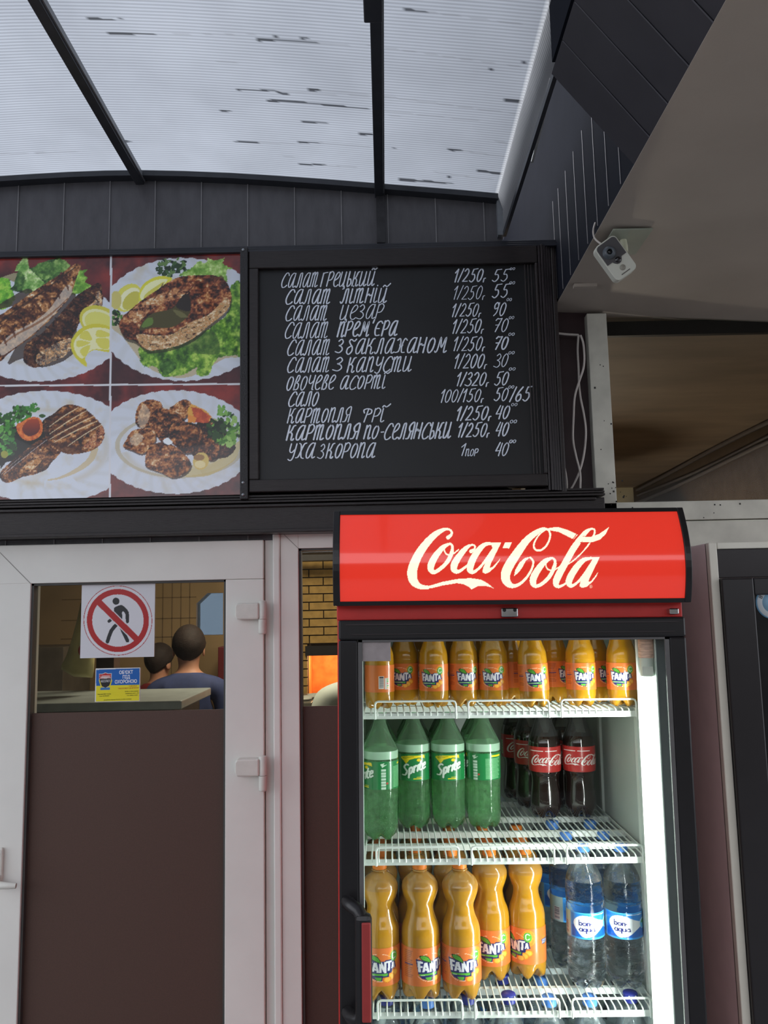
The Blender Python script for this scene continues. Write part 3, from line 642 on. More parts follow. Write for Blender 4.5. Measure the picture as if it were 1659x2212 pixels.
    # --- bottom right: kebab pieces
    def q4(c):
        t = T(240, 830, 5.72)
        c.poly(scallop(378, 955, 172, 112), plate(378, 955, 172, 112, .6))
        c.ell(*t([(850, 760)])[0], 140, 70, (176, 160, 120), al=.55, inner=.93)
        c.poly(t([(880, 1130), (1200, 1130), (1500, 960), (1590, 800), (1590, 700), (1000, 1000)]), (196, 176, 110), al=.7, smooth=4)
        c.ell(*t([(860, 720)])[0], 108, 58, (208, 208, 208), al=.25)
        c.poly(t([(1100, 440), (1250, 420), (1500, 650), (1510, 850), (1300, 930), (1000, 880), (1020, 600)]), meat(.8, 71, 4, (84, 50, 34)), smooth=3, rag=2)
        pcs = [([(310, 330), (370, 230), (480, 190), (600, 220), (630, 310), (560, 420), (480, 530), (340, 520), (300, 460)], 72, .45), ([(720, 310), (800, 240), (900, 190), (980, 220), (990, 300), (930, 400), (840, 460), (740, 430)], 73, .38),
               ([(480, 400), (580, 300), (740, 320), (860, 380), (900, 470), (800, 560), (720, 640), (640, 720), (560, 640), (480, 540)], 74, .6), ([(190, 680), (260, 580), (420, 540), (530, 560), (550, 680), (480, 800), (370, 860), (240, 810), (150, 770)], 75, .42),
               ([(1100, 640), (1250, 640), (1340, 760), (1290, 920), (1190, 930), (1080, 820)], 77, .62), ([(720, 560), (780, 480), (920, 460), (1060, 500), (1130, 600), (1100, 720), (1020, 830), (900, 850), (800, 760), (730, 690)], 76, .6),
               ([(440, 830), (560, 730), (740, 740), (880, 840), (980, 960), (960, 1060), (860, 1130), (740, 1150), (620, 1090), (500, 1050), (420, 1000)], 78, .46)]
        for p, s_, d_ in pcs:
            c.poly(t([(a+14, b+22) for a, b in p]), (40, 22, 16), al=.7, smooth=4); c.poly(t(p), meat(d_, s_, 4, (146, 84, 46)), smooth=4, rag=1.5)
        c.poly(t([(850, 540), (960, 500), (1090, 560), (1080, 680), (980, 760), (880, 660)]), meat(.55, 81, 8, (150, 84, 40)), smooth=3)
        c.poly(t([(720, 940), (940, 950), (960, 1060), (860, 1130), (740, 1140)]), meat(.5, 82, 6, (160, 96, 50)), smooth=3)
        c.poly(t([(330, 400), (400, 250), (460, 300), (480, 400), (400, 540), (350, 520)]), (226, 214, 190), al=.55, smooth=3, rag=3, rs=3); c.poly(t([(230, 660), (330, 600), (400, 660), (320, 760), (240, 730)]), (214, 206, 186), al=.55, smooth=3, rag=3, rs=3)
        c.poly(t([(640, 700), (700, 660), (760, 720), (700, 750)]), (226, 232, 236), smooth=3)
        c.poly(t([(945, 470), (950, 300), (990, 240), (1060, 270), (1180, 330), (1240, 400), (1210, 470)]), (216, 160, 70), rag=2, rs=2)
        c.poly(t([(1000, 470), (1020, 380), (990, 280), (1100, 300), (1230, 400), (1200, 480)]), lambda x, y: ramp(fbm(x/6, y/6, 3), [(.3, (170, 66, 42)), (.7, (206, 96, 56))]), rag=2, rs=2)
        c.poly(t([(950, 380), (1010, 390), (1060, 420), (1030, 480), (945, 470)]), (220, 140, 60), rag=1.5, rs=2)
        scatter(c, t, 1420, 560, 190, 200, 90, 24, 8, [(36, 64, 26), (70, 120, 44), (110, 160, 66), (150, 190, 100)]); scatter(c, t, 1380, 330, 60, 60, 16, 25, 6, [(96, 150, 60), (120, 170, 80)]); scatter(c, t, 1300, 560, 110, 110, 40, 26, 8, [(26, 40, 20), (40, 70, 30)])
        c.ell(*t([(1110, 950)])[0], 17, 19, (206, 180, 100), rot=20, inner=.0); c.ell(*t([(1085, 905)])[0], 12, 7, (150, 110, 64), rot=0); c.ell(*t([(1100, 990)])[0], 12, 8, (222, 206, 150))
    quad(~L & ~U, q4)
    cv.put(np.abs(cv.x-(240-(cv.y-555)*.006)) < 2.2, (206, 208, 214)); cv.put(np.abs(cv.y-(833-(cv.x)*.007)) < 1.9, (212, 214, 218))
a = at(519, 815, YS).x
fbX0 = at(-30, 815, YS).x
fb = empty('picture_board', (0, YS, 0), 'sign board with four photographs of grilled fish and meat on white plates', 'sign board')
box('backing', M['blackm'], fbX0-.5, YS, pz0, a, YS+.03, pz1, fb)
pr = flat_print('printed_picture', fbX0, pz0, a, pz1, YS-.0012, .0018, (90, 40, 40), paint_food, print_mat('picture_print', .22, coat=.3, gain=1.3), fb)
# the print continues to the left beyond the photograph
MB().box(fbX0-.5, YS-.0012, pz0, fbX0, YS, pz1).build('printed_margin', mat('maroon_print', (104, 42, 42), .25, noise=.25, nscale=9), fb)
# ------------------------------------------------------------------ dark steel strip between the boards
xs0, _, xs1, _ = rect(519, 560, 536, 1060, YS-.012)
zs0, zs1 = at(525, 1080, YS).z, at(520, 540, YS).z
st = box('cover_strip', mat('textured_black_strip', (40, 38, 40), .3, noise=.3, nscale=220, bump=.5, bscale=260), xs0, YS-.018, zs0, xs1, YS+.02, zs1, None, .002)
tag(st, 'narrow black cover strip with screws between the food pictures and the blackboard', 'strip')
for z in (zs1-.008, zs0+.012, zs0+.045):
    MB().lathe([(0, -.002), (.0035, -.0018), (.004, 0), (.004, .003)], 10, Matrix.Translation(((xs0+xs1)/2-.002, YS-.0185, z)) @ Matrix.Rotation(-PI/2, 4, 'X')).build('screw', M['screw'], st)

# ------------------------------------------------------------------ blackboard menu
bb = empty('blackboard', (0, 0, 0), 'wooden framed blackboard with a handwritten white menu and prices', 'blackboard')
bx0, bz0, bx1, bz1 = rect(560, 577, 1164, 1031, YS)
ox1 = at(1171, 800, YS).x; oz1 = zt0+.004; oz0 = pz0+.004; ox0 = xs1+.001
ix1 = at(1144, 800, YS).x
box('panel', M['board'], bx0-.01, YS+.004, bz0-.02, bx1+.01, YS+.02, bz1+.02, bb)
def frame_bar(name, x0, z0, x1, z1, ya=YS-.012, m=None): return box(name, m or M['wood'], x0, ya, z0, x1, YS+.03, z1, bb, .003)
frame_bar('frame_rail', ox0, bz1, ox1, oz1, m=M['wood_h']); frame_bar('frame_rail', ox0, oz0, ox1, bz0, m=M['wood_h'])
frame_bar('frame_stile', ox0, bz0, bx0, bz1); frame_bar('frame_stile', bx1, bz0, ox1, bz1)
mb = MB()
for k in range(3):
    w = .0055; x = ix1-.002+k*.0085; mb.box(x, YS-.002, bz0+.001, x+.0022, YS+.004, bz1-.001)
mb.build('inner_bead', mat('bead_edge', (66, 60, 60), .35, noise=.2), bb)
mb = MB()
for k in range(5): x = ox1+.001+k*.0075; mb.box(x, YS-.016+.004*abs(k-1), oz0-.012, x+.0062, YS+.03, oz1)
mb.build('side_moulding', mat('side_moulding', (50, 44, 46), .3, noise=.15), bb, .0012)
box('side_board', M['wood'], ox1+.039, YS-.002, oz0-.02, ox1+.052, YS+.045, oz1-.002, bb, .003)
# ------------------------------------------------------------------ handwritten menu
G = {
'С': (.8, [[(.85,.82),(.7,1),(.42,.96),(.15,.6),(.08,.25),(.28,0),(.6,.04),(.78,.16)]]),
'А': (.92, [[(.72,.96),(.5,1),(.22,.78),(.08,.3),(.2,.02),(.45,.12),(.7,.7)],[(.76,1),(.68,.3),(.74,.02),(.98,.1)]]),
'Л': (.78, [[(0,.1),(.12,0),(.27,.18),(.36,.88),(.5,1),(.62,.9),(.62,0)]]),
'Т': (1.05, [[(.05,0),(.1,.96)],[(.1,.78),(.3,1),(.42,.9),(.38,0)],[(.42,.78),(.62,1),(.74,.9),(.68,.1),(.8,0),(1,.1)]]),
'Г': (.6, [[(.05,0),(.1,.95)],[(.1,.93),(.3,.97),(.6,1)]]),
'Р': (.68, [[(.05,0),(.13,1)],[(.1,.88),(.4,1.04),(.66,.85),(.5,.5),(.2,.42)]]),
'Е': (.68, [[(.15,.42),(.5,.6),(.65,.85),(.45,1),(.2,.8),(.08,.35),(.2,.05),(.45,0),(.65,.12)]]),
'Ц': (.82, [[(.1,1),(.05,.2),(.15,0),(.4,.06),(.6,.35)],[(.64,1),(.58,.02),(.72,.02)],[(.7,.02),(.76,-.14),(.6,-.2)]]),
'Ь': (.55, [[(.1,1),(.08,.05),(.3,0),(.5,.2),(.35,.48),(.1,.42)]]),
'К': (.78, [[(.06,0),(.1,1)],[(.68,1),(.5,.94),(.35,.62),(.1,.48)],[(.3,.54),(.5,.4),(.5,.06),(.64,0),(.75,.1)]]),
'И': (.9, [[(.08,1),(.05,.2),(.15,0),(.4,.1),(.6,.5)],[(.64,1),(.6,.15),(.7,0),(.9,.12)]]),
'І': (.38, [[(.1,1),(.07,.15),(.2,0),(.38,.1)],[(.12,1.16),(.13,1.2)]]),
'Н': (.76, [[(.06,0),(.1,1)],[(.08,.45),(.3,.6),(.4,.48),(.62,.55)],[(.68,1),(.62,0)]]),
'З': (.66, [[(.1,.85),(.35,1),(.55,.8),(.4,.58),(.22,.53),(.5,.42),(.6,.2),(.35,0),(-.05,.08)]]),
'М': (1.2, [[(0,.08),(.1,0),(.24,.2),(.36,1),(.56,.3),(.86,1),(.86,.1),(.96,0),(1.12,.1)]]),
'Б': (.75, [[(.78,1.0),(.6,.86),(.3,.98),(.15,.85),(.32,.65),(.52,.48),(.55,.2),(.3,0),(.08,.15),(.12,.4),(.35,.52)]]),
'Ж': (1.0, [[(.05,.85),(.28,.96),(.4,.65),(.35,.15),(.05,.05)],[(.35,.55),(.5,.42),(.62,.55)],[(.98,.85),(.75,.97),(.58,.6),(.64,.1),(.92,.06)]]),
'О': (.72, [[(.4,1),(.14,.75),(.08,.25),(.28,0),(.55,.22),(.64,.75),(.4,1)]]),
'П': (.76, [[(.05,0),(.12,1)],[(.1,.72),(.35,1),(.54,.9),(.5,.1),(.6,0),(.75,.1)]]),
'У': (.72, [[(.1,1),(.08,.55),(.3,.42),(.58,.62)],[(.66,1),(.56,.15),(.35,-.1),(.08,-.02)]]),
'В': (.65, [[(.1,0),(.16,.6),(.32,1),(.54,.93),(.42,.6),(.2,.5),(.52,.42),(.54,.12),(.3,0),(.1,.12)]]),
'Ч': (.7, [[(.1,1),(.08,.55),(.3,.42),(.58,.62)],[(.66,1),(.58,.1),(.7,0)]]),
'Я': (.76, [[(.62,0),(.66,1),(.34,.98),(.16,.75),(.3,.5),(.6,.52)],[(.38,.5),(.26,.08),(0,.02)]]),
'Ф': (.9, [[(.15,.68),(.06,.9),(.4,1),(.8,.9),(.8,.66),(.5,.56)],[(.5,1),(.3,0)]]),
'Х': (.8, [[(0,.04),(.25,.14),(.55,.88),(.8,1)],[(.1,.98),(.3,.84),(.5,.12),(.78,0)]]),
"'": (.25, [[(.14,1.1),(.06,.86)]]),
'Є': (.78, [[(.78,.85),(.55,1),(.22,.85),(.08,.4),(.25,.05),(.65,.06)],[(.15,.5),(.5,.5)]]),
'-': (.5, [[(.05,.48),(.42,.5)]]),
'1': (.42, [[(0,.7),(.3,1)],[(.3,1),(.18,0)]]), '2': (.68, [[(.1,.8),(.35,1),(.58,.8),(.45,.45),(.05,.02)],[(.05,.02),(.62,.04)]]),
'4': (.7, [[(.35,1),(.05,.36)],[(.05,.36),(.6,.4)],[(.62,.95),(.48,0)]]), '5': (.78, [[(.8,1.02),(.32,.97)],[(.32,.97),(.22,.58),(.5,.58),(.62,.28),(.35,0),(.05,.1)]]),
'6': (.68, [[(.58,1),(.22,.6),(.08,.2),(.3,0),(.56,.2),(.46,.5),(.15,.38)]]), '7': (.68, [[(.02,.84),(.2,1),(.3,.95)],[(.3,.95),(.66,1)],[(.66,1),(.2,0)],[(.1,.5),(.5,.52)]]),
'9': (.68, [[(.58,.75),(.38,1),(.12,.8),(.2,.52),(.5,.6)],[(.6,.98),(.5,.3),(.2,0)]]), '/': (.4, [[(0,-.02),(.4,1.02)]]), 'г': (.3, [[(.08,-.06),(.1,.2),(.26,.24)]]),
'.': (.2, [[(.05,0),(.07,.03)]]),
}
G['Ї'] = (.45, [G['І'][1][0], [(.0,1.1),(.12,1.22),(.32,1.12),(.5,1.18),(.7,1.34)]])
G['Й'] = (.9, G['И'][1] + [[(.25,1.1),(.38,1.22),(.6,1.12),(.75,1.18),(.95,1.34)]])
G['0'] = G['О']; G['3'] = G['З']; G['п'] = G['П']; G['о'] = G['О']; G['р'] = G['Р']
def write(mb, s, x0, x1, yb, yt, slope=-.02, w=2.2, slant=.22, Y=YS+.0025, jit=.4):
    """handwriting between pixel columns x0..x1 on the baseline yb, as thin flat ribbons"""
    rr = random.Random(s+str(x0)); tot = sum(G[c][0] for c in s)+.12*(len(s)-1); h = yb-yt
    ws = (x1-x0-slant*h*.6)/tot; x = x0
    ki = 0
    for c in s:
        wd, st = G[c]
        dx, dy = rr.uniform(-jit, jit), rr.uniform(-jit, jit)*1.4
        for q in st:
            pts = [(x+dx+p[0]*ws+slant*h*(p[1]-.05), yb+dy+slope*(x-x0)-p[1]*h) for p in catmull(q, 5)]
            ki += 1; W3 = [at(a, b, Y-.00006*(ki % 9)) for a, b in pts]; ww = w*.00148/2*rr.uniform(.9, 1.1)
            # a ribbon with round pen ends
            nd = []
            for i, p in enumerate(W3):
                d = (W3[min(i+1, len(W3)-1)]-W3[max(i-1, 0)]).normalized(); nd.append(Vector((-d.z, 0, d.x)))
            th = Vector((0, .0006, 0)); v = []; f = []
            for i, (p, n_) in enumerate(zip(W3, nd)):
                k = .75+.35*abs(n_.x); v += [p+n_*ww*k, p-n_*ww*k, p+n_*ww*k+th, p-n_*ww*k+th]
                if i: a_ = (i-1)*4; b_ = i*4; f += [(a_, a_+1, b_+1, b_), (a_, b_, b_+2, a_+2), (a_+1, a_+3, b_+3, b_+1)]
            mb.add(v, f)
            for p in (W3[0], W3[-1]):
                m_ = 8; mb.add([p+Vector((math.cos(2*PI*k/m_), 0, math.sin(2*PI*k/m_)))*ww*.95-th*.05 for k in range(m_)], [tuple(range(m_))])
        x += wd*ws+.12*ws
ROWS = [
 [('САЛАТ',606,690,621,590,1.9),('ГРЕЦЬКИЙ',692,812,619,588,2.2),('1/250г',980,1052,609,581,2.3),('55',1062,1100,608,582,2.0),('00',1101,1113,583,578,1.1)],
 [('САЛАТ',615,717,657,626,2.3),('ЛІТНІЙ',735,838,655,624,2.3),('1/250г',978,1050,647,618,1.5),('55',1062,1100,643,614,2.2),('00',1100,1113,614,608,1.1)],
 [('САЛАТ',615,710,693,661,2.1),('ЦЕЗАР',733,829,690,659,1.9),('1/250г',975,1042,684,656,2.0),('90',1063,1094,682,653,2.0),('00',1094,1106,650,644,1.1)],
 [('САЛАТ',613,712,731,697,2.0),("ПРЕМ'ЄРА",728,860,727,695,2.7),('1/250г',976,1048,720,690,2.2),('70',1066,1099,717,688,2.0),('00',1099,1111,689,683,.9)],
 [('САЛАТ',619,715,768,735,2.1),('З',725,743,762,733,2.3),('БАКЛАЖАНОМ',746,970,765,732,2.5),('1/250г',978,1050,758,728,2.0),('70',1067,1099,755,727,2.5),('00',1098,1112,725,719,1.2)],
 [('САЛАТ',619,714,805,773,2.1),('З',720,742,801,772,2.3),('КАПУСТИ',749,892,804,772,2.4),('1/200г',980,1055,796,765,2.1),('30',1067,1099,793,764,1.8),('00',1098,1112,765,759,1.1)],
 [('ОВОЧЕВЕ',617,724,843,812,2.2),('АСОРТЇ',733,836,841,812,2.2),('1/320г',985,1059,834,805,2.2),('50',1067,1100,832,803,2.1),('00',1099,1114,800,794,1.2)],
 [('САЛО',621,689,878,847,2.2),('100/150г',950,1047,869,841,2.0),('50',1066,1099,866,838,2.1),('00',1098,1111,839,833,1.2),('/65',1101,1148,867,836,2.6)],
 [('КАРТОПЛЯ',620,759,914,883,2.3),('ФРЇ',780,834,912,883,2.3),('1/250г',985,1064,908,878,2.6),('40',1069,1102,905,876,2.2),('00',1104,1118,877,871,1.2)],
 [('КАРТОПЛЯ',618,778,951,919,2.7),('ПО',785,819,948,919,2.5),('-',820,830,947,919,2.5),('СЕЛЯНСЬКИ',828,977,949,915,2.7),('1/250г',988,1060,944,914,2.5),('40',1069,1100,942,912,2.2),('00',1101,1117,914,907,1.3)],
 [('УХА',621,682,991,958,2.4),('З',686,702,990,959,2.1),('КОРОПА',703,812,990,958,2.4),('1',994,1008,984,958,1.9),('пор',1005,1033,985,970,1.6),('40',1068,1100,985,956,2.2),('00',1100,1115,957,950,1.6)]]
for row in ROWS:
    for (s, x0, x1, yb, yt, w) in row:
        mb = MB(); write(mb, s, x0, x1, yb, yt, w=w, slant=.22 if yb-yt > 16 else .15, jit=.4 if yb-yt > 16 else .1)
        mb.build('menu_word' if x0 < 900 else 'menu_portion' if '/' in s and x0 < 1060 else 'menu_price', M['chalk'], bb)

# ------------------------------------------------------------------ door
d_gl, d_gr, d_top, d_gt = -.977, -.440, 2.0, 1.893
door = struct(box('door_1', M['pvc'], d_gl-.107, 2.205, .02, d_gl, 2.27, d_top, None, .002), 'white plastic door with a brown film over its lower glass', 'door')
box('top_rail', M['pvc'], d_gl-.107, 2.204, d_gt, -.336, 2.27, d_top, door, .002)
box('stile', M['pvc'], d_gr, 2.205, .02, -.336, 2.27, d_gt-.0005, door, .002)
box('bottom_rail', M['pvc'], d_gl, 2.205, .02, d_gr, 2.27, .14, door, .002)
# mitre joints
jm = mat('mitre_joint', (150, 148, 142), .6, noise=.1)
for (xa, xb) in ((d_gl-.107, d_gl), (-.336, d_gr)):
    mb = MB(); A = Vector((xa, 2.2035, d_top)); B = Vector((xb, 2.2035, d_gt)); w = Vector((.0007, 0, .0007)); mb.add([A-w, B-w, B+w, A+w], [(0, 1, 2, 3)]); mb.build('mitre_joint', jm, door)
bead = mat('grey_glazing_gasket', (70, 70, 68), .5, noise=.1)
mb = MB(); g = .006
mb.box(d_gl, 2.212, .14, d_gl+g, 2.24, d_gt); mb.box(d_gr-g, 2.212, .14, d_gr, 2.24, d_gt); mb.box(d_gl, 2.212, d_gt-g, d_gr, 2.24, d_gt); mb.build('gasket', bead, door)
box('glass', M['glass'], d_gl, 2.228, .14, d_gr, 2.232, d_gt, door)
fz = 1.541
box('privacy_film', M['film'], d_gl+.003, 2.2262, .14, d_gr-.003, 2.2278, fz, door)
# hinges
for hz in (at(548, 1320, 2.19).z, at(548, 1656, 2.19).z):
    h = empty('hinge', (0, 0, 0)); attach(h, door)
    xa, _, xb, _ = rect(508, 1300, 571, 1340, 2.18); z0, z1 = hz-.022, hz+.022
    mb = MB(); mb.prism([(xa+.006, z0), (xb-.014, z0), (xb-.014, z1-.0), (xa+.006, z1), (xa, z1-.008), (xa, z0+.008)], 2.172, 2.206); mb.build('hinge_plate', M['white'], h, .004)
    mb = MB(); mb.lathe([(0, hz-.063), (.010, hz-.062), (.011, hz-.058), (.011, hz-.0225)], 20, Matrix.Translation((xb-.006, 2.185, 0))); mb.lathe([(.011, hz-.0215), (.011, hz+.026), (.008, hz+.028), (0, hz+.028)], 20, Matrix.Translation((xb-.006, 2.185, 0))); mb.build('hinge_barrel', M['white'], h)
# lever handle
hz = at(10, 1905, 2.16).z; hx = at(-14, 1900, 2.17).x
hh = empty('handle', (0, 0, 0)); attach(hh, door)
box('back_plate', M['white'], hx-.014, 2.192, hz-.02, at(2, 1900, 2.19).x, 2.206, hz+.075, hh, .005)
mb = MB(); mb.tube([(hx, 2.20, hz), (hx, 2.155, hz-.002), (hx+.018, 2.148, hz-.004), (hx+.05, 2.148, hz-.006), (hx+.068, 2.150, hz-.007)], .009, 12, radii=[.011, .011, .010, .008, .0065]); mb.build('lever', M['white'], hh)
# frame round the door, mullion and narrow window
zt = at(400, 1158, 2.21).z+.002
fr = struct(box('window_1', M['pvc'], -2.2, 2.222, d_top+.003, -.31, 2.30, zt+.01), 'white plastic outer frame above and beside the door', 'door frame')
box('jamb', M['pvc'], -.334, 2.222, 0, -.312, 2.30, d_top+.003, fr, .001)
box('jamb', M['pvc'], -1.20, 2.222, 0, d_gl-.112, 2.30, d_top+.003, fr, .001)
box('side_wall_panel', M['panel'], -2.9, 2.23, 0, -1.20, 2.32, d_top+.003, fr)
w2 = struct(MB().box(-.290, 2.212, 0, -.240, 2.30, zt).build('window_2', M['pvc'], None, .002), 'narrow white framed window between the door and the drinks fridge', 'window')
box('cover_bead', M['pvc'], -.311, 2.206, 0, -.2905, 2.26, zt, w2, .004)
w2g = at(690, 1184, 2.22).z
box('head', M['pvc'], -.240, 2.213, w2g, .62, 2.30, zt, w2, .001)
mb = MB(); A = Vector((-.283, 2.2113, zt)); B = Vector((-.240, 2.2113, w2g)); w = Vector((.0006, 0, .0006)); mb.add([A-w, B-w, B+w, A+w], [(0, 1, 2, 3)]); mb.build('mitre_joint', jm, w2)
mb = MB(); mb.box(-.240, 2.222, 0, -.233, 2.25, w2g); mb.box(-.240, 2.222, w2g-.006, .1, 2.25, w2g); mb.build('gasket', bead, w2)
box('glass', M['glass'], -.240, 2.24, 0, .06, 2.244, w2g, w2)
box('privacy_film', M['film'], -.2325, 2.2382, 0, .06, 2.2398, at(680, 1527, 2.22).z, w2)
box('jamb', M['pvc'], .06, 2.22, 0, .12, 2.30, w2g, w2, .002)
box('infill_panel', M['pvc_dirty'], .12, 2.24, 0, .56, 2.29, w2g, w2)

# ------------------------------------------------------------------ no-entry sign
pm = print_mat('sign_print', .35)
def paint_sign(cv):
    t = T(160, 1240, 4.879); c0 = t([(462, 490)])[0]
    R = 362/4.879; RY = 368/4.879
    red = (174, 34, 36); wh = (216, 218, 224); bk = (38, 40, 44)
    cv.ell(*c0, R, RY, red); cv.ell(*c0, R-1.4, RY-1.4, wh); cv.ell(*c0, R-4.9, RY-4.9, red); cv.ell(*c0, R-18.6, RY-18.6, wh)
    cv.ell(*t([(442, 286)])[0], 7.6, 7.6, bk)
    cv.poly(t([(430, 350), (490, 327), (530, 345), (575, 400), (578, 500), (560, 520), (545, 500), (540, 420), (508, 395), (508, 470), (500, 520), (470, 520), (430, 480), (420, 430), (420, 370)]), bk, smooth=3)
    cv.stroke(t([(405, 470), (368, 498)]), bk, 6.5); cv.stroke(t([(450, 530), (392, 598), (352, 712)]), bk, 8, n=2); cv.stroke(t([(490, 540), (510, 590), (562, 702)]), bk, 8, n=2); cv.stroke(t([(560, 405), (564, 505)]), bk, 5.5)
    for col, w in ((wh, 17.5), (red, 13.5)): cv.stroke(t([(255, 290), (655, 680)]), col, w, n=1)
    cv.ell(*c0, R-4.9, RY-4.9, red, inner=.80); cv.ell(*c0, R-4.0, RY-4.0, wh, inner=.955)
s_ = [at(176, 1259, 2.222), at(335, 1256, 2.222), at(333, 1420, 2.222), at(174, 1422, 2.222)]
sx0, sx1, sz0, sz1 = (s_[0].x+s_[3].x)/2, (s_[1].x+s_[2].x)/2, s_[3].z, s_[0].z
sg = box('warning_sign', mat('sign_backing', (206, 208, 212), .4, noise=.03), sx0, 2.2222, sz0, sx1, 2.2262, sz1-.003)
tag(sg, 'square white sticker with a red no pedestrians symbol on the door glass', 'sign')
flat_print('sign_print', sx0, sz0, sx1, sz1-.003, 2.2219, .0011, (212, 214, 220), paint_sign, pm, sg)
# security sticker
s_ = [at(206, 1445, 2.222), at(303, 1441, 2.222), at(302, 1514, 2.222), at(205, 1518, 2.222)]
cx0, cx1, cz0, cz1 = s_[0].x, s_[2].x, (s_[3].z+s_[2].z)/2, (s_[0].z+s_[1].z)/2
def paint_sec(cv):
    t = T(160, 1240, 4.879); k = -.028
    y = cv.y+(cv.x-206)*.0; n = np.ones(len(cv.x), bool)
    cv.poly(t([(232, 1010), (690, 992), (690, 1165), (232, 1178)]), (20, 96, 178)); cv.poly(t([(232, 1178), (690, 1165), (688, 1340), (230, 1352)]), (226, 216, 40))
    cv.poly(t([(262, 1052), (300, 1050), (330, 1036), (360, 1048), (396, 1046), (394, 1130), (380, 1180), (330, 1206), (280, 1186), (264, 1130)]), (200, 204, 206))
    cv.poly(t([(268, 1058), (300, 1056), (330, 1044), (360, 1054), (392, 1052), (388, 1096), (266, 1102)]), (190, 40, 44)); cv.poly(t([(268, 1106), (390, 1100), (376, 1174), (330, 1198), (284, 1180)]), (34, 32, 34))
    cv.stroke(t([(266, 1120), (290, 1186), (330, 1204), (372, 1184), (396, 1120)]), (214, 200, 50), 2.4); cv.poly(t([(280, 1196), (380, 1194), (376, 1220), (276, 1222)]), (60, 120, 180))
    cv.stroke(t([(270, 1075), (386, 1070)]), (226, 200, 196), 1.0); cv.stroke(t([(282, 1090), (378, 1086)]), (230, 226, 220), 2.2)
sk = box('security_sticker', mat('sticker_backing', (216, 218, 220), .4, noise=.03), cx0, 2.2225, cz0, cx1, 2.2261, cz1, None, .0015)
tag(sk, 'small blue and yellow security company sticker below the no pedestrians sign', 'sticker')
flat_print('sticker_print', cx0+.002, cz0+.002, cx1-.002, cz1-.002, 2.2221, .0008, (216, 218, 220), paint_sec, pm, sk)
tw = mat('sticker_white_ink', (236, 240, 244), .4, noise=.02); tk = mat('sticker_black_ink', (30, 30, 26), .4, noise=.02); tr_ = mat('sticker_red_ink', (190, 50, 30), .4, noise=.02)
def stext(s, cx, cy, size, m, sx=1.0, bold=0, px=206):
    p = at(160+cx/4.879, 1240+cy/4.879, 2.2219); text('lettering', s, m, p, size, sk, sx, bold=bold, M=Matrix.Rotation(-.018, 4, 'Y'), ext=.0001)
stext("ОБ'ЄКТ", 548, 1037, .0125, tw, .85, .00025); stext('ПІД', 550, 1086, .0125, tw, .85, .00025); stext('ОХОРОНОЮ', 546, 1135, .0125, tw, .80, .00025)
stext('АБСОЛЮТ', 330, 1130, .0085, tw, .58); stext('ОХОРОНИ', 330, 1088, .0045, tw, .85)
stext('ТОВ РБО', 620, 1181, .0048, tr_, 1.1); stext('"АБСОЛЮТ-БЕЗПЕКА"', 572, 1204, .0048, tr_, 1.1)
stext('09108, м. Біла Церква', 606, 1236, .0038, tk, .95); stext('Сквирське шосе, 194', 610, 1257, .0038, tk, .95); stext('Тел. (0456) 3-35-01', 614, 1278, .0038, tk, .95)
stext('Підрозділ МВС України', 318, 1266, .0036, tk, .9); stext('серія АВ №546474', 318, 1286, .0036, tk, .9); stext('цілодобова охорона об\'єктів та майна громадян', 458, 1322, .0034, tk, .95)
# ------------------------------------------------------------------ script logo, drawn in its own 1659-unit wide coordinates
LS = [  # strokes (x, y, width)
 [(374,176,30),(396,156,20),(399,132,15),(375,114,15),(335,120,28),(272,158,46),(207,225,56),(152,305,64),(116,385,70),(104,450,72),(120,508,60),(165,543,38),(225,549,24)],
 [(388,222,15),(335,250,36),(283,310,46),(250,370,52),(244,412,46),(268,436,30),(312,412,28),(366,360,30),(400,290,28),(405,243,18),(388,222,15)],
 [(352,238,8),(345,268,9),(362,302,10),(405,302,9),(450,268,9)],
 [(545,280,28),(570,262,14),(573,240,12),(548,232,14),(505,258,34),(455,318,46),(420,378,52),(418,415,46),(445,432,28),(492,405,18),(548,352,9),(590,300,9)],
 [(705,222,16),(650,228,30),(602,270,44),(562,330,50),(540,385,52),(538,420,44),(562,435,26),(606,404,18),(655,345,20),(705,270,18)],
 [(1122,122,12),(1135,150,13),(1130,190,14),(1108,235,14),(1075,266,15),(1042,274,15),(1018,258,14),(1014,228,13),(1032,185,11),(1068,142,10),(1110,116,10),(1160,108,14)],
 [(1130,124,12),(1088,112,22),(1030,140,40),(960,198,52),(892,288,64),(832,380,70),(802,452,70),(812,508,58),(852,538,34),(905,525,22),(962,472,18),(1000,405,16),(1008,355,14),(988,328,14)],
 [(1148,328,15),(1096,355,38),(1045,415,48),(1012,475,52),(1008,518,44),(1032,540,26),(1080,518,26),(1130,468,28),(1165,398,28),(1172,350,18),(1148,328,15)],
 [(1112,352,8),(1103,385,9),(1120,415,10),(1160,420,9),(1210,392,9)],
 [(1440,112,14),(1402,136,32),(1355,195,44),(1305,265,48),(1245,372,50),(1196,462,52),(1178,515,46),(1198,543,24),(1250,520,14),(1300,460,9)],
 [(1440,112,13),(1464,116,13),(1467,142,13),(1450,178,12),(1418,235,12),(1370,292,10),(1312,346,9),(1262,380,8)],
 [(1440,330,18),(1385,345,34),(1335,395,46),(1295,455,50),(1275,505,48),(1290,538,28),(1335,515,18),(1388,455,20),(1440,375,18)]]
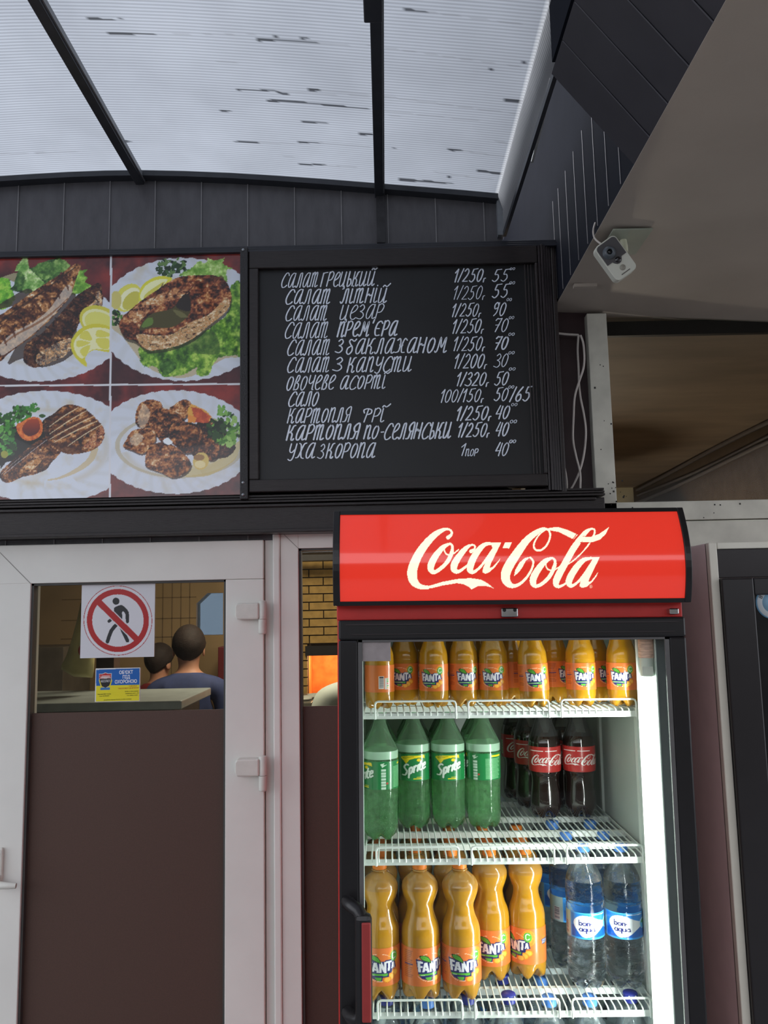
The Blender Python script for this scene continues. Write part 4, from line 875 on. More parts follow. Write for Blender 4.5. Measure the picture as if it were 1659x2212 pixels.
LP = [
 [(150,510),(175,532),(230,538),(330,508),(440,487),(540,480),(620,492),(670,520),(722,563),(700,550),(650,537),(600,538),(547,564),(530,545),(490,525),(440,517),(330,535),(250,555),(180,562)],
 [(690,213),(770,213),(692,372),(684,402),(704,398),(740,360),(765,328),(755,352),(722,398),(684,434),(652,447),(630,436),(634,405),(662,345),(706,260)],
 [(798,214),(850,213),(828,258),(780,254)],
 [(1110,118),(1150,102),(1200,100),(1260,118),(1342,155),(1310,191),(1260,165),(1200,135),(1150,126)],
 [(866,466),(874,420),(905,365),(945,330),(990,320),(952,352),(930,395),(905,432)],
 [(1388,172),(1440,172),(1500,150),(1545,120),(1576,97),(1550,150),(1510,190),(1450,212),(1374,213)],
 [(1425,323),(1506,322),(1430,478),(1420,508),(1440,503),(1470,465),(1495,430),(1482,465),(1450,508),(1410,543),(1375,553),(1354,540),(1362,505),(1400,440),(1450,340)]]
def logo(cv, ox, oy, s, col, n=4, shadow=None):
    t = T(ox, oy, s)
    if shadow is not None:
        for q in LS: cv.stroke(t([(a, b, w+6) for a, b, w in q]), shadow, n=n)
        for q in LP: cv.poly(t(q), shadow)
    for q in LS: cv.stroke(t(q), col, n=n)
    for q in LP: cv.poly(t(q), col)
# gaps cut back by the ribbon crossing are kept by drawing the field colour along its edges
# ------------------------------------------------------------------ drinks fridge (own frame, tilted a hair on the uneven floor)
FY = 1.54
FM = Matrix.Translation((.2335, FY, 1.4)) @ Matrix.Rotation(math.radians(.62), 4, 'Y') @ Matrix.Translation((0, 0, -1.4))
fridge = empty('drinks_fridge', M=FM, label='tall red and black glass door drinks fridge with a lit red header', cat='fridge')
LOCAL[0] = True
fwx = .333
box('body_side', M['red'], -fwx, .03, .06, -fwx+.006, .66, 1.99, fridge, .003); box('body_side', mat('muted_bounce_sheet', (150, 112, 108), .6, noise=.05), fwx-.006, .03, .06, fwx, .66, 1.99, fridge, .003)  # unseen right side muted so less red bounces onto the freezer
box('body_back', M['liner'], -fwx+.03, .651, .06, fwx-.03, .66, 1.985, fridge)
box('body_top', M['blackm'], -fwx+.006, .035, 1.781, fwx-.006, .65, 1.985, fridge)
box('body_base', M['blackm'], -fwx+.006, .051, .06, fwx-.006, .65, .24, fridge)
box('front_strip', M['red'], -fwx, .012, 1.778, fwx, .034, 1.808, fridge, .002)
box('base_grille', M['blackm'], -fwx, .01, .06, fwx, .05, .20, fridge, .003)
for sx in (-1, 1):
    for y in (.08, .58): MB().lathe([(.022, 0), (.022, .012), (.010, .014), (.010, .06)], 14, Matrix.Translation((sx*.28, y, 0))).build('foot', M['blackm'], fridge)
# liner
LX = .285
box('liner_back', M['liner'], -.297, .636, .24, LX, .650, 1.78, fridge)
box('liner_right', M['liner'], LX, .059, .24, fwx-.006, .650, 1.78, fridge)
box('liner_left', M['liner'], -fwx+.006, .059, .24, -.297, .650, 1.78, fridge)
box('liner_top', M['liner'], -.297, .059, 1.765, LX, .650, 1.78, fridge)
for (x, y) in ((LX-.006, .46), (LX-.006, .16), (-.297, .16), (-.297, .46)): box('shelf_standard', M['white_wire'], x, y, .24, x+.006, y+.016, 1.74, fridge)
box('front_flange', mat('fridge_flange', (168, 180, 176), .4, noise=.03), -fwx+.007, .04, .24, -.284, .056, 1.76, fridge, .002)
# lamp: a vertical tube in a white channel at the right front corner
tubem = mat('lamp_tube', (250, 255, 252), .3, emis=(238, 255, 246), es=4)
box('lamp_channel', M['white_wire'], .2525, .0545, .26, .2805, .0575, 1.745, fridge, .001); box('light_block_fin', M['liner'], .2808, .026, .26, .2838, .0575, 1.745, fridge, .001)  # thin fin added to keep tube light off the right flange
MB().tube([((.268), .040, .28), ((.268), .040, 1.665)], .0125, 16).build('lamp_tube', tubem, fridge)
MB().tube([((.268), .040, 1.665), ((.268), .040, 1.70)], .0130, 16).build('lamp_socket', mat('lamp_socket', (196, 204, 196), .4, noise=.05), fridge)
MB().tube([((.268), .040, 1.70), ((.268), .040, 1.742)], .0145, 16).build('lamp_sleeve', mat('frosted_label', (206, 170, 152), .5, noise=.3, nscale=60, stretch=(1, 1, 6)), fridge)
lb = box('rating_sticker', mat('pale_sticker', (196, 198, 190), .5, noise=.1), .254, .0225, 1.668, .274, .0235, 1.684, fridge); LOC = 0
box('front_flange', mat('grey_flange', (150, 158, 160), .5, noise=.03), .2842, .056, .24, fwx-.007, .0588, 1.76, fridge)
al = bpy.data.lights.new('tube_light', 'AREA'); al.shape = 'RECTANGLE'; al.size = .020; al.size_y = 1.38; al.energy = 3.9; al.color = (.93, 1, .965)
alo = link(bpy.data.objects.new('tube_light', al)); alo.parent = fridge
alo.matrix_local = Matrix.Translation((.2545, .030, .975)) @ Matrix(((0, 0, 1, 0), (1, 0, 0, 0), (0, 1, 0, 0), (0, 0, 0, 1))) @ Matrix.Rotation(math.radians(-12), 4, 'Y')
# door
dr = empty('door', (0, 0, 0)); dr.parent = fridge
dz0, dz1 = .21, 1.779
gx0, gx1, gz1 = -.292, .300, 1.741
box('door_frame', M['black'], -fwx+.004, -.002, gz1, fwx, .026, dz1, dr, .004)
box('door_frame', M['black'], -fwx+.004, -.002, dz0, gx0, .026, gz1, dr, .004); box('door_frame', M['black'], gx1, -.002, dz0, fwx, .026, gz1, dr, .004)
box('door_frame', M['black'], gx0, -.002, dz0, gx1, .026, dz0+.06, dr, .004)
mb = MB(); g = .008
mb.box(gx0, -.001, dz0+.06, gx0+g, .004, gz1); mb.box(gx1-g, -.001, dz0+.06, gx1, .004, gz1); mb.box(gx0, -.001, gz1-.004, gx1, .004, gz1); mb.build('glazing_bead', mat('grey_bead', (92, 90, 90), .25, noise=.1), dr)
mb = MB(); mb.box(-fwx+.018, -.0045, gz1+.028, fwx-.014, -.001, gz1+.0305); mb.box(gx0-.012, -.0045, gz1+.010, gx1+.010, -.001, gz1+.0115); mb.build('frame_bead', mat('raised_bead_grey', (54, 48, 50), .25, noise=.1), dr)  # two thin raised beads, a little paler than the black frame
box('door_glass', M['glass_fr'], gx0, .006, dz0+.06, gx1, .010, gz1, dr)
box('corner_sticker', mat('frosted_sticker', (150, 140, 140), .5, noise=.12, nscale=60), gx0+.008, .0042, 1.701, gx0+.062, .0058, 1.7405, dr, .0004)
# handle: black arms with a red grip
hp = empty('handle', (0, 0, 0)); hp.parent = dr
hx = -.297
mb = MB()
mb.tube([(hx-.018, 0, 1.268), (hx-.010, -.020, 1.268), (hx+.004, -.034, 1.264), (hx+.012, -.040, 1.250)], .012, 10); mb.build('handle_arm', M['black'], hp); mb = MB(); mb.tube([(hx-.018, 0, 1.078), (hx-.010, -.020, 1.078), (hx+.004, -.034, 1.082), (hx+.012, -.040, 1.094)], .012, 10)
mb.build('handle_arm', M['black'], hp)
box('handle_bar', M['black'], hx-.002, -.052, 1.055, hx+.028, -.028, 1.262, hp, .009)
box('handle_grip', mat('red_grip', (150, 50, 48), .5, noise=.06, nscale=30), hx+.010, -.0545, 1.085, hx+.026, -.050, 1.250, hp, .003)
# header
hd = empty('header', (0, 0, 0)); hd.parent = fridge
hz0, hz1 = 1.806, 1.988
def bul(z): q = (z-hz0)/(hz1-hz0); return -.012-.034*math.sin(PI*min(1, max(0, .12+.80*q)))+.012*q
NZ = 14
def side_pts(ext): return [(bul(hz0+(hz1-hz0)*k/NZ)-ext, hz0+(hz1-hz0)*k/NZ) for k in range(NZ+1)]
for sx in (-1, 1):
    xa, xb = (-fwx-.004, -fwx+.009) if sx < 0 else (fwx-.009, fwx+.003)
    P2 = side_pts(.004); n = len(P2)+2; loop = P2 + [(.06, hz1), (.06, hz0)]
    vs = [(xa, y, z) for y, z in loop] + [(xb, y, z) for y, z in loop]
    mb = MB(); mb.add(vs, [tuple(range(n)), tuple(range(2*n-1, n-1, -1))] + [(i, i+n, (i+1) % n+n, (i+1) % n) for i in range(n)]); mb.build('end_cap', M['black'], hd, .0015)
def curved_bar(z0, z1, ext, name, m):
    zs = np.linspace(z0, z1, 6); mb = MB()
    vs = []; 
    for z in zs: vs += [(-fwx+.009, bul(z)-ext, z), (fwx-.009, bul(z)-ext, z), (-fwx+.009, .05, z), (fwx-.009, .05, z)]
    fs = []
    for i in range(5): a = i*4; b = a+4; fs += [(a, a+1, b+1, b), (a+2, b+2, b+3, a+3), (a, b, b+2, a+2), (a+1, a+3, b+3, b+1)]
    fs += [(0, 2, 3, 1), (20, 21, 23, 22)]; mb.add(vs, fs); mb.build(name, m, hd)
curved_bar(hz0, hz0+.008, .002, 'bottom_bar', M['black']); curved_bar(hz1-.008, hz1, .002, 'top_bar', M['black'])
zA, zB = hz0+.008, hz1-.008; xA, xB = -fwx+.009, fwx-.009
nu, nv = 660, 168
xs_ = np.linspace(xA, xB, nu); zs_ = np.linspace(zA, zB, nv); gx, gz = np.meshgrid(xs_, zs_)
gy = np.vectorize(bul)(zs_)[:, None]+np.zeros_like(gx)
P = np.stack([gx, gy, gz], -1); Pw = P.reshape(-1, 3) @ np.array(FM)[:3, :3].T + np.array(FM)[:3, 3]
px, py = proj(Pw)
cv = Canvas(px, py, (212, 50, 36)); logo(cv, 860, 1110, 3.456, (250, 246, 214))
t_ = T(860, 1110, 3.456)
for q in ([(1335, 150, 6), (1300, 195, 6)], [(1360, 215, 5), (1462, 217, 5)], [(1378, 168, 5), (1440, 166, 5)]): cv.stroke(t_(q), (212, 50, 36), n=2)
cv.ell(1276.5, 1267, 3.4, 3.4, (240, 190, 160), inner=.7); cv.ell(1276.5, 1267, 1.3, 1.3, (240, 190, 160), inner=.3)
# back light: the sheet glows evenly in its own print colours
hm = bpy.data.materials.new('lit_header_sheet'); hm.use_nodes = True; nt = hm.node_tree; b = nt.nodes['Principled BSDF']
a_ = nt.nodes.new('ShaderNodeAttribute'); a_.attribute_name = 'print'; nt.links.new(a_.outputs['Color'], b.inputs['Base Color']); nt.links.new(a_.outputs['Color'], b.inputs['Emission Color'])
b.inputs['Emission Strength'].default_value = .30; b.inputs['Roughness'].default_value = .12; b.inputs['Coat Weight'].default_value = .35; b.inputs['Coat Roughness'].default_value = .02
sheet = grid_mesh('printed_sheet', P, nu, nv, hm, hd, smooth=True); paint(sheet.data, cv.c)
# latch and hinge under the header
lt = empty('lock', (0, 0, 0)); lt.parent = fridge
box('lock_plate', M['chrome'], -.018, -.004, 1.782, .014, .013, 1.799, lt, .002)
for x in (-.012, .008): MB().lathe([(.0, -.0015), (.0032, -.001), (.0036, .001)], 10, Matrix.Translation((x, -.0045, 1.795)) @ Matrix.Rotation(-PI/2, 4, 'X')).build('screw', M['blackm'], lt)
box('top_hinge', M['chrome'], fwx-.030, -.004, 1.784, fwx-.012, .014, 1.795, fridge, .002)
# ---- shelves
SZ = [1.598, 1.317, 1.035, .753]
SX0, SX1, SY0, SY1 = -.290, .281, .10, .625
def wire_shelf(zs, first=None):
    sh = empty('wire_shelf', (0, 0, 0)); sh.parent = fridge
    nw = 43; xs = [SX0+.006+(SX1-SX0-.012)*k/(nw-1) for k in range(nw)]
    mb = MB()
    for x in xs: mb.tube([(x, SY1, -.002), (x, SY0+.010, -.002), (x, SY0+.003, -.004), (x, SY0+.0015, -.012)], .00165, 6)
    mb.build('wire_grid', M['white_wire'], sh)
    mb = MB(); mb.box(SX0, SY0+.0025, -.018, SX1, SY0+.0042, -.0065); mb.box(SX0, SY0+.0042, -.018, SX1, SY0+.02, -.0165); mb.build('front_lip', M['white_wire'], sh)
    for y in (.19, .28, .40, .55): box('cross_bar', M['white_wire'], SX0, y, -.016, SX1, y+.010, -.0038, sh)
    for x in (SX0+.002, SX1-.002): MB().tube([(x, SY0, -.008), (x, SY1, -.008)], .003, 8).build('side_rod', M['white_wire'], sh)
    for a, b in ((-.262, -.100), (-.075, .087), (.112, .262)):
        r = .006; y = SY0-.001; zb_, zt_ = -.018, .017
        MB().tube([(a, y, zb_), (a, y, zt_-r), (a+r*.3, y, zt_-r*.3), (a+r, y, zt_), (b-r, y, zt_), (b-r*.3, y, zt_-r*.3), (b, y, zt_-r), (b, y, zb_)], .0021, 8).build('guard_rail', M['white_wire'], sh)
    sh.location = (0, 0, zs); return sh
s0 = wire_shelf(SZ[0])
for z in SZ[1:]: c = copy_tree(s0, fridge); c.location = (0, 0, z)
LOCAL[0] = False
FI = FM.inverted()
def foot(px, py, zs):
    """fridge-frame point on the shelf surface seen at this pixel"""
    o = FI @ Vector((0, 0, CZ)); p = FI @ at(px, py, 1.0); d = p-o; t = (zs-o.z)/d.z; q = o+d*t; return q
# ------------------------------------------------------------------ bottles
def pet(name, tint, haze=.0, hz=(.6, .7, .6)): return glass_mat(name, tint, 1.2, .03, haze=haze, hazecol=hz)
m_or = mat('orange_soda', (184, 132, 26), .16, coat=.8, sss=.2, noise=.06, nscale=30, bump=.0)
m_orn = mat('orange_soda_neck', (170, 124, 52), .14, coat=.8, sss=.2, noise=.1, nscale=30)
m_cola = mat('cola', (30, 16, 14), .10, coat=1, noise=.1, nscale=10)
m_coln = pet('cola_neck_plastic', (.70, .70, .66), .12, (.3, .3, .3))
m_spr = mat('lemon_lime_soda', (168, 242, 174), .03, trans=.92, ior=1.30, noise=.3, nscale=90, bump=1, bscale=330, coat=.6)
m_sprn = pet('green_neck_plastic', (.56, .78, .56), .26, (.26, .44, .28))
m_sprf = mat('green_froth_band', (176, 214, 186), .25, trans=.25, coat=.5, noise=.05)
m_wat = mat('still_water', (236, 243, 248), .02, trans=1, ior=1.30, noise=.02, bump=.5, bscale=60, stretch=(1, 1, 2))
m_watn = pet('clear_neck_plastic', (.86, .92, .95), .06, (.6, .7, .75))
cap_or = mat('orange_cap', (232, 128, 40), .4, noise=.05); cap_gr = mat('green_cap', (40, 130, 70), .4, noise=.05); cap_rd = mat('red_cap', (190, 40, 40), .4, noise=.05)
cap_bl = mat('blue_cap', (84, 140, 220), .4, noise=.05); cap_db = mat('dark_blue_cap', (40, 50, 140), .4, noise=.05)
lab_m = print_mat('label_print', .28, coat=.4)
def petal(depth, h, n=5, ph=0):
    def f(r, z, a):
        if z < h:
            k = (1-z/h); c = .5+.5*math.cos(n*(a-ph)); v = c**.7
            z2 = z + depth*(1-v)*k*(1 if r > .004 else .6); return r*(1-.06*(1-v)*k), z2
        return r, z
    return f
def fanta_label(u0):
    """paint routine in crop units: x centred on u0"""
    def p(cv):
        or_ = (224, 118, 52); navy = (34, 40, 104); wh = (232, 232, 238); gr = (96, 178, 60)
        cv.ell(1090, 1170, 150, 125, (250, 214, 180), inner=.965, a0=15, a1=150); cv.ell(1090, 1195, 150, 150, (250, 220, 190), inner=.97, a0=215, a1=290)
        cv.ell(1245, 1095, 72, 92, (246, 170, 40), inner=.93); cv.ell(1245, 1095, 60, 78, (246, 170, 40), inner=.92); cv.ell(1245, 1095, 48, 64, (240, 160, 50))
        for (x, y, r) in ((1245, 1265, 40), (1200, 1300, 44), (1165, 1325, 36)): cv.ell(x, y, r+3, r*.85+3, (190, 104, 20)); cv.ell(x, y, r, r*.85, (246, 160, 40)); cv.ell(x, y, r*.75, r*.6, (250, 184, 70))
        cv.poly([(950, 1100), (1060, 1120), (1140, 1130), (1150, 1115), (1250, 1115), (1255, 1160), (1265, 1210), (1215, 1225), (1215, 1255), (1180, 1262), (1180, 1300), (1120, 1300), (1110, 1340), (1060, 1330), (1010, 1310), (985, 1270), (975, 1260)], navy)
        for F_ in ([(965, 1118), (1018, 1126), (1020, 1150), (992, 1148), (994, 1172), (1016, 1172), (1018, 1196), (996, 1196), (1000, 1242), (976, 1240)],
                   [(1010, 1242), (1034, 1140), (1062, 1140), (1086, 1246), (1062, 1246), (1058, 1224), (1038, 1222), (1034, 1242)], [(1084, 1132), (1110, 1132), (1134, 1190), (1136, 1134), (1158, 1134), (1156, 1250), (1132, 1250), (1108, 1196), (1108, 1246), (1084, 1246)],
                   [(1150, 1124), (1214, 1124), (1214, 1148), (1194, 1148), (1192, 1236), (1170, 1236), (1172, 1148), (1150, 1146)], [(1206, 1216), (1220, 1150), (1238, 1150), (1250, 1216), (1232, 1216), (1230, 1200), (1222, 1200), (1220, 1216)]):
            cv.poly(F_, wh)
        cv.poly([(1046, 1182), (1054, 1204), (1042, 1204)], navy)
        cv.poly([(980, 1262), (1168, 1262), (1166, 1286), (990, 1290)], gr); cv.poly([(985, 1280), (1120, 1282), (1118, 1288), (990, 1292)], navy); cv.poly([(1040, 1300), (1108, 1300), (1104, 1330), (1060, 1330)], gr); cv.stroke([(1000, 1274), (1150, 1272)], (210, 240, 190), 5)
        cv.poly([(985, 1070), (1020, 1060), (1060, 1070), (1090, 1100), (1105, 1152), (1060, 1135), (1010, 1110)], (24, 50, 30), smooth=3); cv.poly([(995, 1076), (1024, 1068), (1058, 1078), (1082, 1104), (1094, 1138), (1056, 1124), (1016, 1104)], (90, 170, 50), smooth=3); cv.stroke([(1005, 1080), (1050, 1098), (1090, 1135)], (50, 110, 40), 3)
        cv.ell(1240, 1082, 42, 56, (90, 176, 60)); cv.stroke([(1258, 1058), (1240, 1046), (1222, 1060), (1220, 1095), (1236, 1112), (1258, 1100)], (236, 240, 230), 9)
        # side panel: bar code and nutrition table; small second logo
        x = 790
        cv.poly([(x-300, 1150), (x-225, 1150), (x-225, 1340), (x-300, 1340)], (228, 224, 220))
        for k in range(12): cv.poly([(x-294, 1160+k*14), (x-232, 1160+k*14), (x-232, 1160+k*14+(5 if k % 3 else 9)), (x-294, 1160+k*14+(5 if k % 3 else 9))], (40, 30, 40))
        cv.poly([(x-215, 1180), (x-155, 1180), (x-155, 1350), (x-215, 1350)], (214, 206, 200))
        for k in range(5): cv.poly([(x-182, 1186+k*32), (x-158, 1186+k*32), (x-158, 1208+k*32), (x-182, 1208+k*32)], [(90, 170, 60), (90, 170, 60), (210, 60, 50), (90, 170, 60), (220, 180, 60)][k])
        for k in range(15): cv.poly([(x+30, 1020+k*20), (x+130-(k*37 % 30), 1020+k*20), (x+130-(k*37 % 30), 1026+k*20), (x+30, 1026+k*20)], (120, 56, 30), al=.8)
        cv.poly([(x+30, 1160), (x+130, 1160), (x+130, 1175), (x+30, 1175)], (50, 40, 110))
        cv.ell(1440, 1140, 34, 44, (70, 150, 60), inner=.85); cv.poly([(1395, 1118), (1490, 1118), (1486, 1176), (1400, 1178)], navy)
        for k in range(5): cv.stroke([(1406+k*18, 1168), (1412+k*18, 1128)], wh, 6)
    return p
SH = {}   # strokes for small Latin lettering (x, y up)
def lat(cv, strokes, ox, oy, sx, sy, col, w, skew=0, rise=0):
    for q in strokes: cv.stroke([(ox+(p[0]+skew*p[1])*sx, oy-p[1]*sy-rise*p[0]*sx) for p in q], col, w, n=5)
SPR = [[(.55,.9),(.35,1.02),(.12,.85),(.3,.55),(.48,.3),(.3,0),(0,.1)], [(.72,-.35),(.74,.55)], [(.74,.45),(.95,.6),(1.05,.3),(.92,.02),(.75,.1)], [(1.2,.02),(1.24,.58)], [(1.24,.42),(1.38,.6),(1.48,.56)], [(1.6,.02),(1.64,.58)],
       [(1.92,.9),(1.84,.2),(1.92,.02),(2.05,.05)], [(1.74,.6),(2.08,.6)], [(2.2,.3),(2.5,.38),(2.44,.58),(2.28,.55),(2.18,.25),(2.3,.02),(2.52,.1)]]
def sprite_label(cv):
    wh = (222, 232, 222); ye = (232, 206, 24)
    cv.poly([(-37, 12), (-14, 7), (34, 5), (36, 19), (24, 15), (6, 17), (-10, 24), (-20, 42), (-27, 28), (-36, 18)], ye); cv.stroke([(-30, 14), (2, 11)], (70, 110, 20), 1.8); cv.stroke([(-28, 18), (-14, 17)], (70, 110, 20), 1.6)
    lat(cv, SPR, -31, 92, 27, 44, (16, 84, 46), 8.5, .1, .46); lat(cv, SPR, -31, 92, 27, 44, wh, 5.8, .1, .46); cv.ell(17, 25, 6, 6, ye)
    cv.stroke([(2, 104), (24, 104)], ye, 3.4); cv.stroke([(10, 98), (24, 98)], ye, 2)
    cv.poly([(-132, 40), (-112, 40), (-112, 110), (-132, 110)], (214, 224, 216))
    for k in range(10): cv.poly([(-130, 46+k*6), (-114, 46+k*6), (-114, 48.5+k*6), (-130, 48.5+k*6)], (30, 60, 40))
    for k in range(7): cv.poly([(60, 30+k*12), (74, 30+k*12), (74, 39+k*12), (60, 39+k*12)], (190, 214, 196))
    cv.poly([(75, 84), (80, 84), (80, 92), (75, 92)], (190, 50, 50)); cv.poly([(58, 10), (70, 6), (66, 14), (76, 12), (64, 24)], (200, 220, 200))
    for k in range(16): cv.poly([(96, 22+k*5.4), (146-(k*7 % 10), 22+k*5.4), (146-(k*7 % 10), 24.6+k*5.4), (96, 24.6+k*5.4)], (150, 214, 160))
    cv.poly([(114, 8), (150, 8), (150, 15), (114, 15)], ye)
def cola_label(cv):
    wh = (232, 228, 224)
    logo(cv, -31, 16, 14.5, wh, n=3); cv.stroke([(-28, 12), (8, 12)], wh, 1.7); cv.stroke([(14, 12), (46, 12)], wh, 1.7)
    cv.poly([(-62, 20), (-44, 20), (-44, 64), (-62, 64)], (206, 206, 196))
    for k in range(5): cv.poly([(-52, 22+k*8.4), (-45, 22+k*8.4), (-45, 28+k*8.4), (-52, 28+k*8.4)], (110, 180, 60)); cv.poly([(-61, 22+k*8.4), (-54, 22+k*8.4), (-54, 23.6+k*8.4), (-61, 23.6+k*8.4)], (90, 60, 60))
BON = [[(0,1.1),(.02,.02)], [(.02,.5),(.3,.62),(.42,.3),(.28,.02),(.02,.12)], [(.78,.6),(.56,.45),(.56,.15),(.78,0),(.98,.15),(.98,.45),(.78,.6)], [(1.15,.02),(1.16,.6)], [(1.16,.45),(1.38,.6),(1.5,.45),(1.5,.02)], [(1.62,.32),(1.74,.32)]]
AQ = [[(.42,.5),(.2,.62),(.02,.3),(.18,.02),(.42,.12)], [(.44,.62),(.44,.02)], [(1.0,.5),(.78,.62),(.6,.3),(.76,.02),(1.0,.12)], [(1.02,.62),(1.0,-.4)], [(1.18,.6),(1.2,.15),(1.36,0),(1.56,.15)], [(1.58,.6),(1.58,.02)], [(2.14,.5),(1.92,.62),(1.74,.3),(1.9,.02),(2.14,.12)], [(2.16,.62),(2.18,.02)]]
def water_label(cv):
    cv.put(cv.y > 50, (24, 96, 190)); cv.put(cv.y > 92, (60, 160, 236)); cv.put(cv.y < 4, (70, 170, 240))
    cv.put((cv.x < -46) & (cv.x > -150), (150, 176, 180)); cv.put((np.abs(cv.x+46) < 1.5), (60, 160, 236))
    cv.poly([(-26, 70), (-36, 48), (-34, 28), (-18, 12), (6, 12), (26, 24), (58, 44), (34, 66), (12, 86), (-12, 90)], (238, 242, 246), smooth=5)
    lat(cv, BON, -22, 47, 18, 18, (40, 44, 110), 3.4); lat(cv, AQ, -22, 69, 18, 18, (40, 44, 110), 3.4)
    cv.stroke([(12, 6), (60, 9)], (220, 236, 250), 2.6); cv.ell(62, 44, 15, 20, (220, 236, 244)); cv.ell(62, 46, 13, 17, (90, 180, 230)); cv.ell(62, 38, 9, 6, (70, 150, 80))
    cv.poly([(-74, 40), (-56, 40), (-56, 92), (-74, 92)], (206, 190, 190))
    for k in range(10): cv.poly([(-73, 43+k*4.8), (-57, 43+k*4.8), (-57, 45.5+k*4.8), (-73, 45.5+k*4.8)], (60, 70, 90))
def add_label(parent, rfun, z0, z1, base, painter, ux, uy0, uy1, nu=230, step=.0011, grow=.0005):
    """label wrapped round the bottle; painter units: x = arc length * ux, y from uy0 (top) to uy1 (bottom)"""
    nv = max(8, int((z1-z0)/step)); a = -PI/2+np.linspace(-PI, PI, nu, endpoint=False); z = np.linspace(z0, z1, nv)
    ga, gz_ = np.meshgrid(a, z); r = np.vectorize(rfun)(gz_)+grow
    P = np.stack([r*np.cos(ga), r*np.sin(ga), gz_], -1); R = float(rfun((z0+z1)/2))
    cv = Canvas((ga.ravel()+PI/2)*R*ux[0]+ux[1], uy0+(z1-gz_.ravel())/(z1-z0)*(uy1-uy0), base); painter(cv)
    o = grid_mesh('label', P, nu, nv, lab_m, parent, smooth=True, wrap=True); paint(o.data, cv.c); return o
def bottle(name, prof, mats, zsplit, cap_m, cap, pet_fn, n=40, fn2=None, cat='bottle'):
    """prof of (z, r); faces above each zsplit use the next material"""
    root = MB(); pts = [(r, z) for z, r in prof]
    dense = []
    for (r1, z1), (r2, z2) in zip(pts[:-1], pts[1:]):
        k = max(1, int(abs(z2-z1)/.005)); dense += [(r1+(r2-r1)*j/k, z1+(z2-z1)*j/k) for j in range(k)]
    dense.append(pts[-1]); sm = catmull(pts, 7)
    f = (lambda r, z, a: pet_fn(*(fn2(r, z, a) if fn2 else (r, z)), a))
    root.lathe(sm, n, fn=f)
    ring = len(sm)-1; mi = []
    for i in range(ring):
        zz = (sm[i][1]+sm[i+1][1])/2; m_ = sum(zz > s for s in zsplit); mi += [m_]*n
    root.m = mi + [0]*(len(root.f)-len(mi))
    o = root.build(name, mats)
    z0, z1, rc = cap
    mb = MB(); rib = lambda r, z, a: (r+.00035*math.cos(a*30), z)
    mb.lathe([(rc*.98, z0), (rc, z0+.001), (rc, z1-.002), (rc*.93, z1), (0, z1)], 30, fn=rib); mb.build('cap', cap_m, o)
    mb = MB(); mb.lathe([(rc*.6, z0-.004), (rc*1.12, z0-.0035), (rc*1.12, z0-.0015), (rc*.6, z0-.001)], 24); mb.build('neck_ring', mats[-1], o)
    o.data.name = name
    return o, (lambda z: np.interp(z, [q[1] for q in sm], [q[0] for q in sm]))
LOCAL[0] = True
protos = {}
# 1 l orange soda
pr1 = [(.003, 0), (.0005, .016), (0, .027), (.006, .036), (.02, .0385), (.04, .0392), (.107, .0392), (.124, .0388), (.138, .0362), (.152, .0305), (.165, .0272), (.176, .0276), (.190, .0328), (.203, .0364), (.214, .0362), (.225, .0300), (.234, .0195), (.239, .0128), (.246, .0114)]
o, rf = bottle('orange_soda_bottle', pr1, [m_or, m_orn], (.208,), cap_or, (.243, .258, .0142), petal(.022, .040, 5, -PI/2+.6))
add_label(o, rf, .034, .104, (224, 118, 52), fanta_label(0), (5030*.98, 1110), 985, 1395, nu=280)
protos['F1'] = o
# 0.5 l orange soda
pr2 = [(.003, 0), (.0005, .013), (0, .021), (.005, .0275), (.016, .0300), (.034, .0302), (.088, .0302), (.098, .0300), (.112, .0285), (.128, .0232), (.142, .0205), (.158, .0222), (.17, .0250), (.18, .0262), (.19, .0245), (.2, .0190), (.207, .0128), (.215, .0115)]
o, rf = bottle('orange_soda_bottle', pr2, [m_or, m_orn], (.178,), cap_or, (.212, .228, .0142), petal(.014, .030, 5, -PI/2+.6))
add_label(o, rf, .034, .088, (224, 118, 52), fanta_label(0), (5030*1.36, 1105), 985, 1395, nu=260, step=.0009)
protos['F5'] = o
# 1 l lemon-lime
pr3 = [(.003, 0), (.0005, .016), (0, .025), (.008, .0335), (.025, .0368), (.05, .0362), (.075, .0366), (.104, .0380), (.162, .0386), (.181, .0386), (.19, .0352), (.205, .0275), (.222, .0190), (.238, .0138), (.246, .0116), (.252, .0112)]
def sprfn(r, z, a):
    if .03 < z < .10: r += .0007*math.sin(a*16)*math.sin(z*700)
    return r, z
o, rf = bottle('lemon_lime_soda_bottle', pr3, [m_spr, m_sprf, m_sprn], (.165, .182), cap_gr, (.249, .265, .0142), petal(.013, .032, 5, -PI/2+.6), fn2=sprfn, n=48)
add_label(o, rf, .106, .163, (28, 122, 64), sprite_label, (1270, 0), 0, 112, nu=240, step=.0009)
protos['SP'] = o
# 0.9 l cola (contour bottle)
pr4 = [(.003, 0), (.0005, .015), (0, .023), (.006, .031), (.022, .0355), (.045, .0350), (.075, .0318), (.092, .0325), (.106, .0366), (.125, .0376), (.160, .0376), (.174, .0364), (.19, .0310), (.215, .0215), (.24, .0140), (.25, .0115), (.257, .0112)]
def colfn(r, z, a):
    if .02 < z < .098: r *= 1-.012*(1+math.cos(a*12))*math.sin(PI*(z-.02)/.078)
    return r, z
o, rf = bottle('cola_bottle', pr4, [m_cola, m_coln], (.184,), cap_rd, (.254, .270, .0142), petal(.014, .03, 5, -PI/2+.6), fn2=colfn, n=48)
add_label(o, rf, .105, .162, (176, 46, 44), cola_label, (1090, 22), 0, 74, nu=280, step=.0008)
protos['CO'] = o
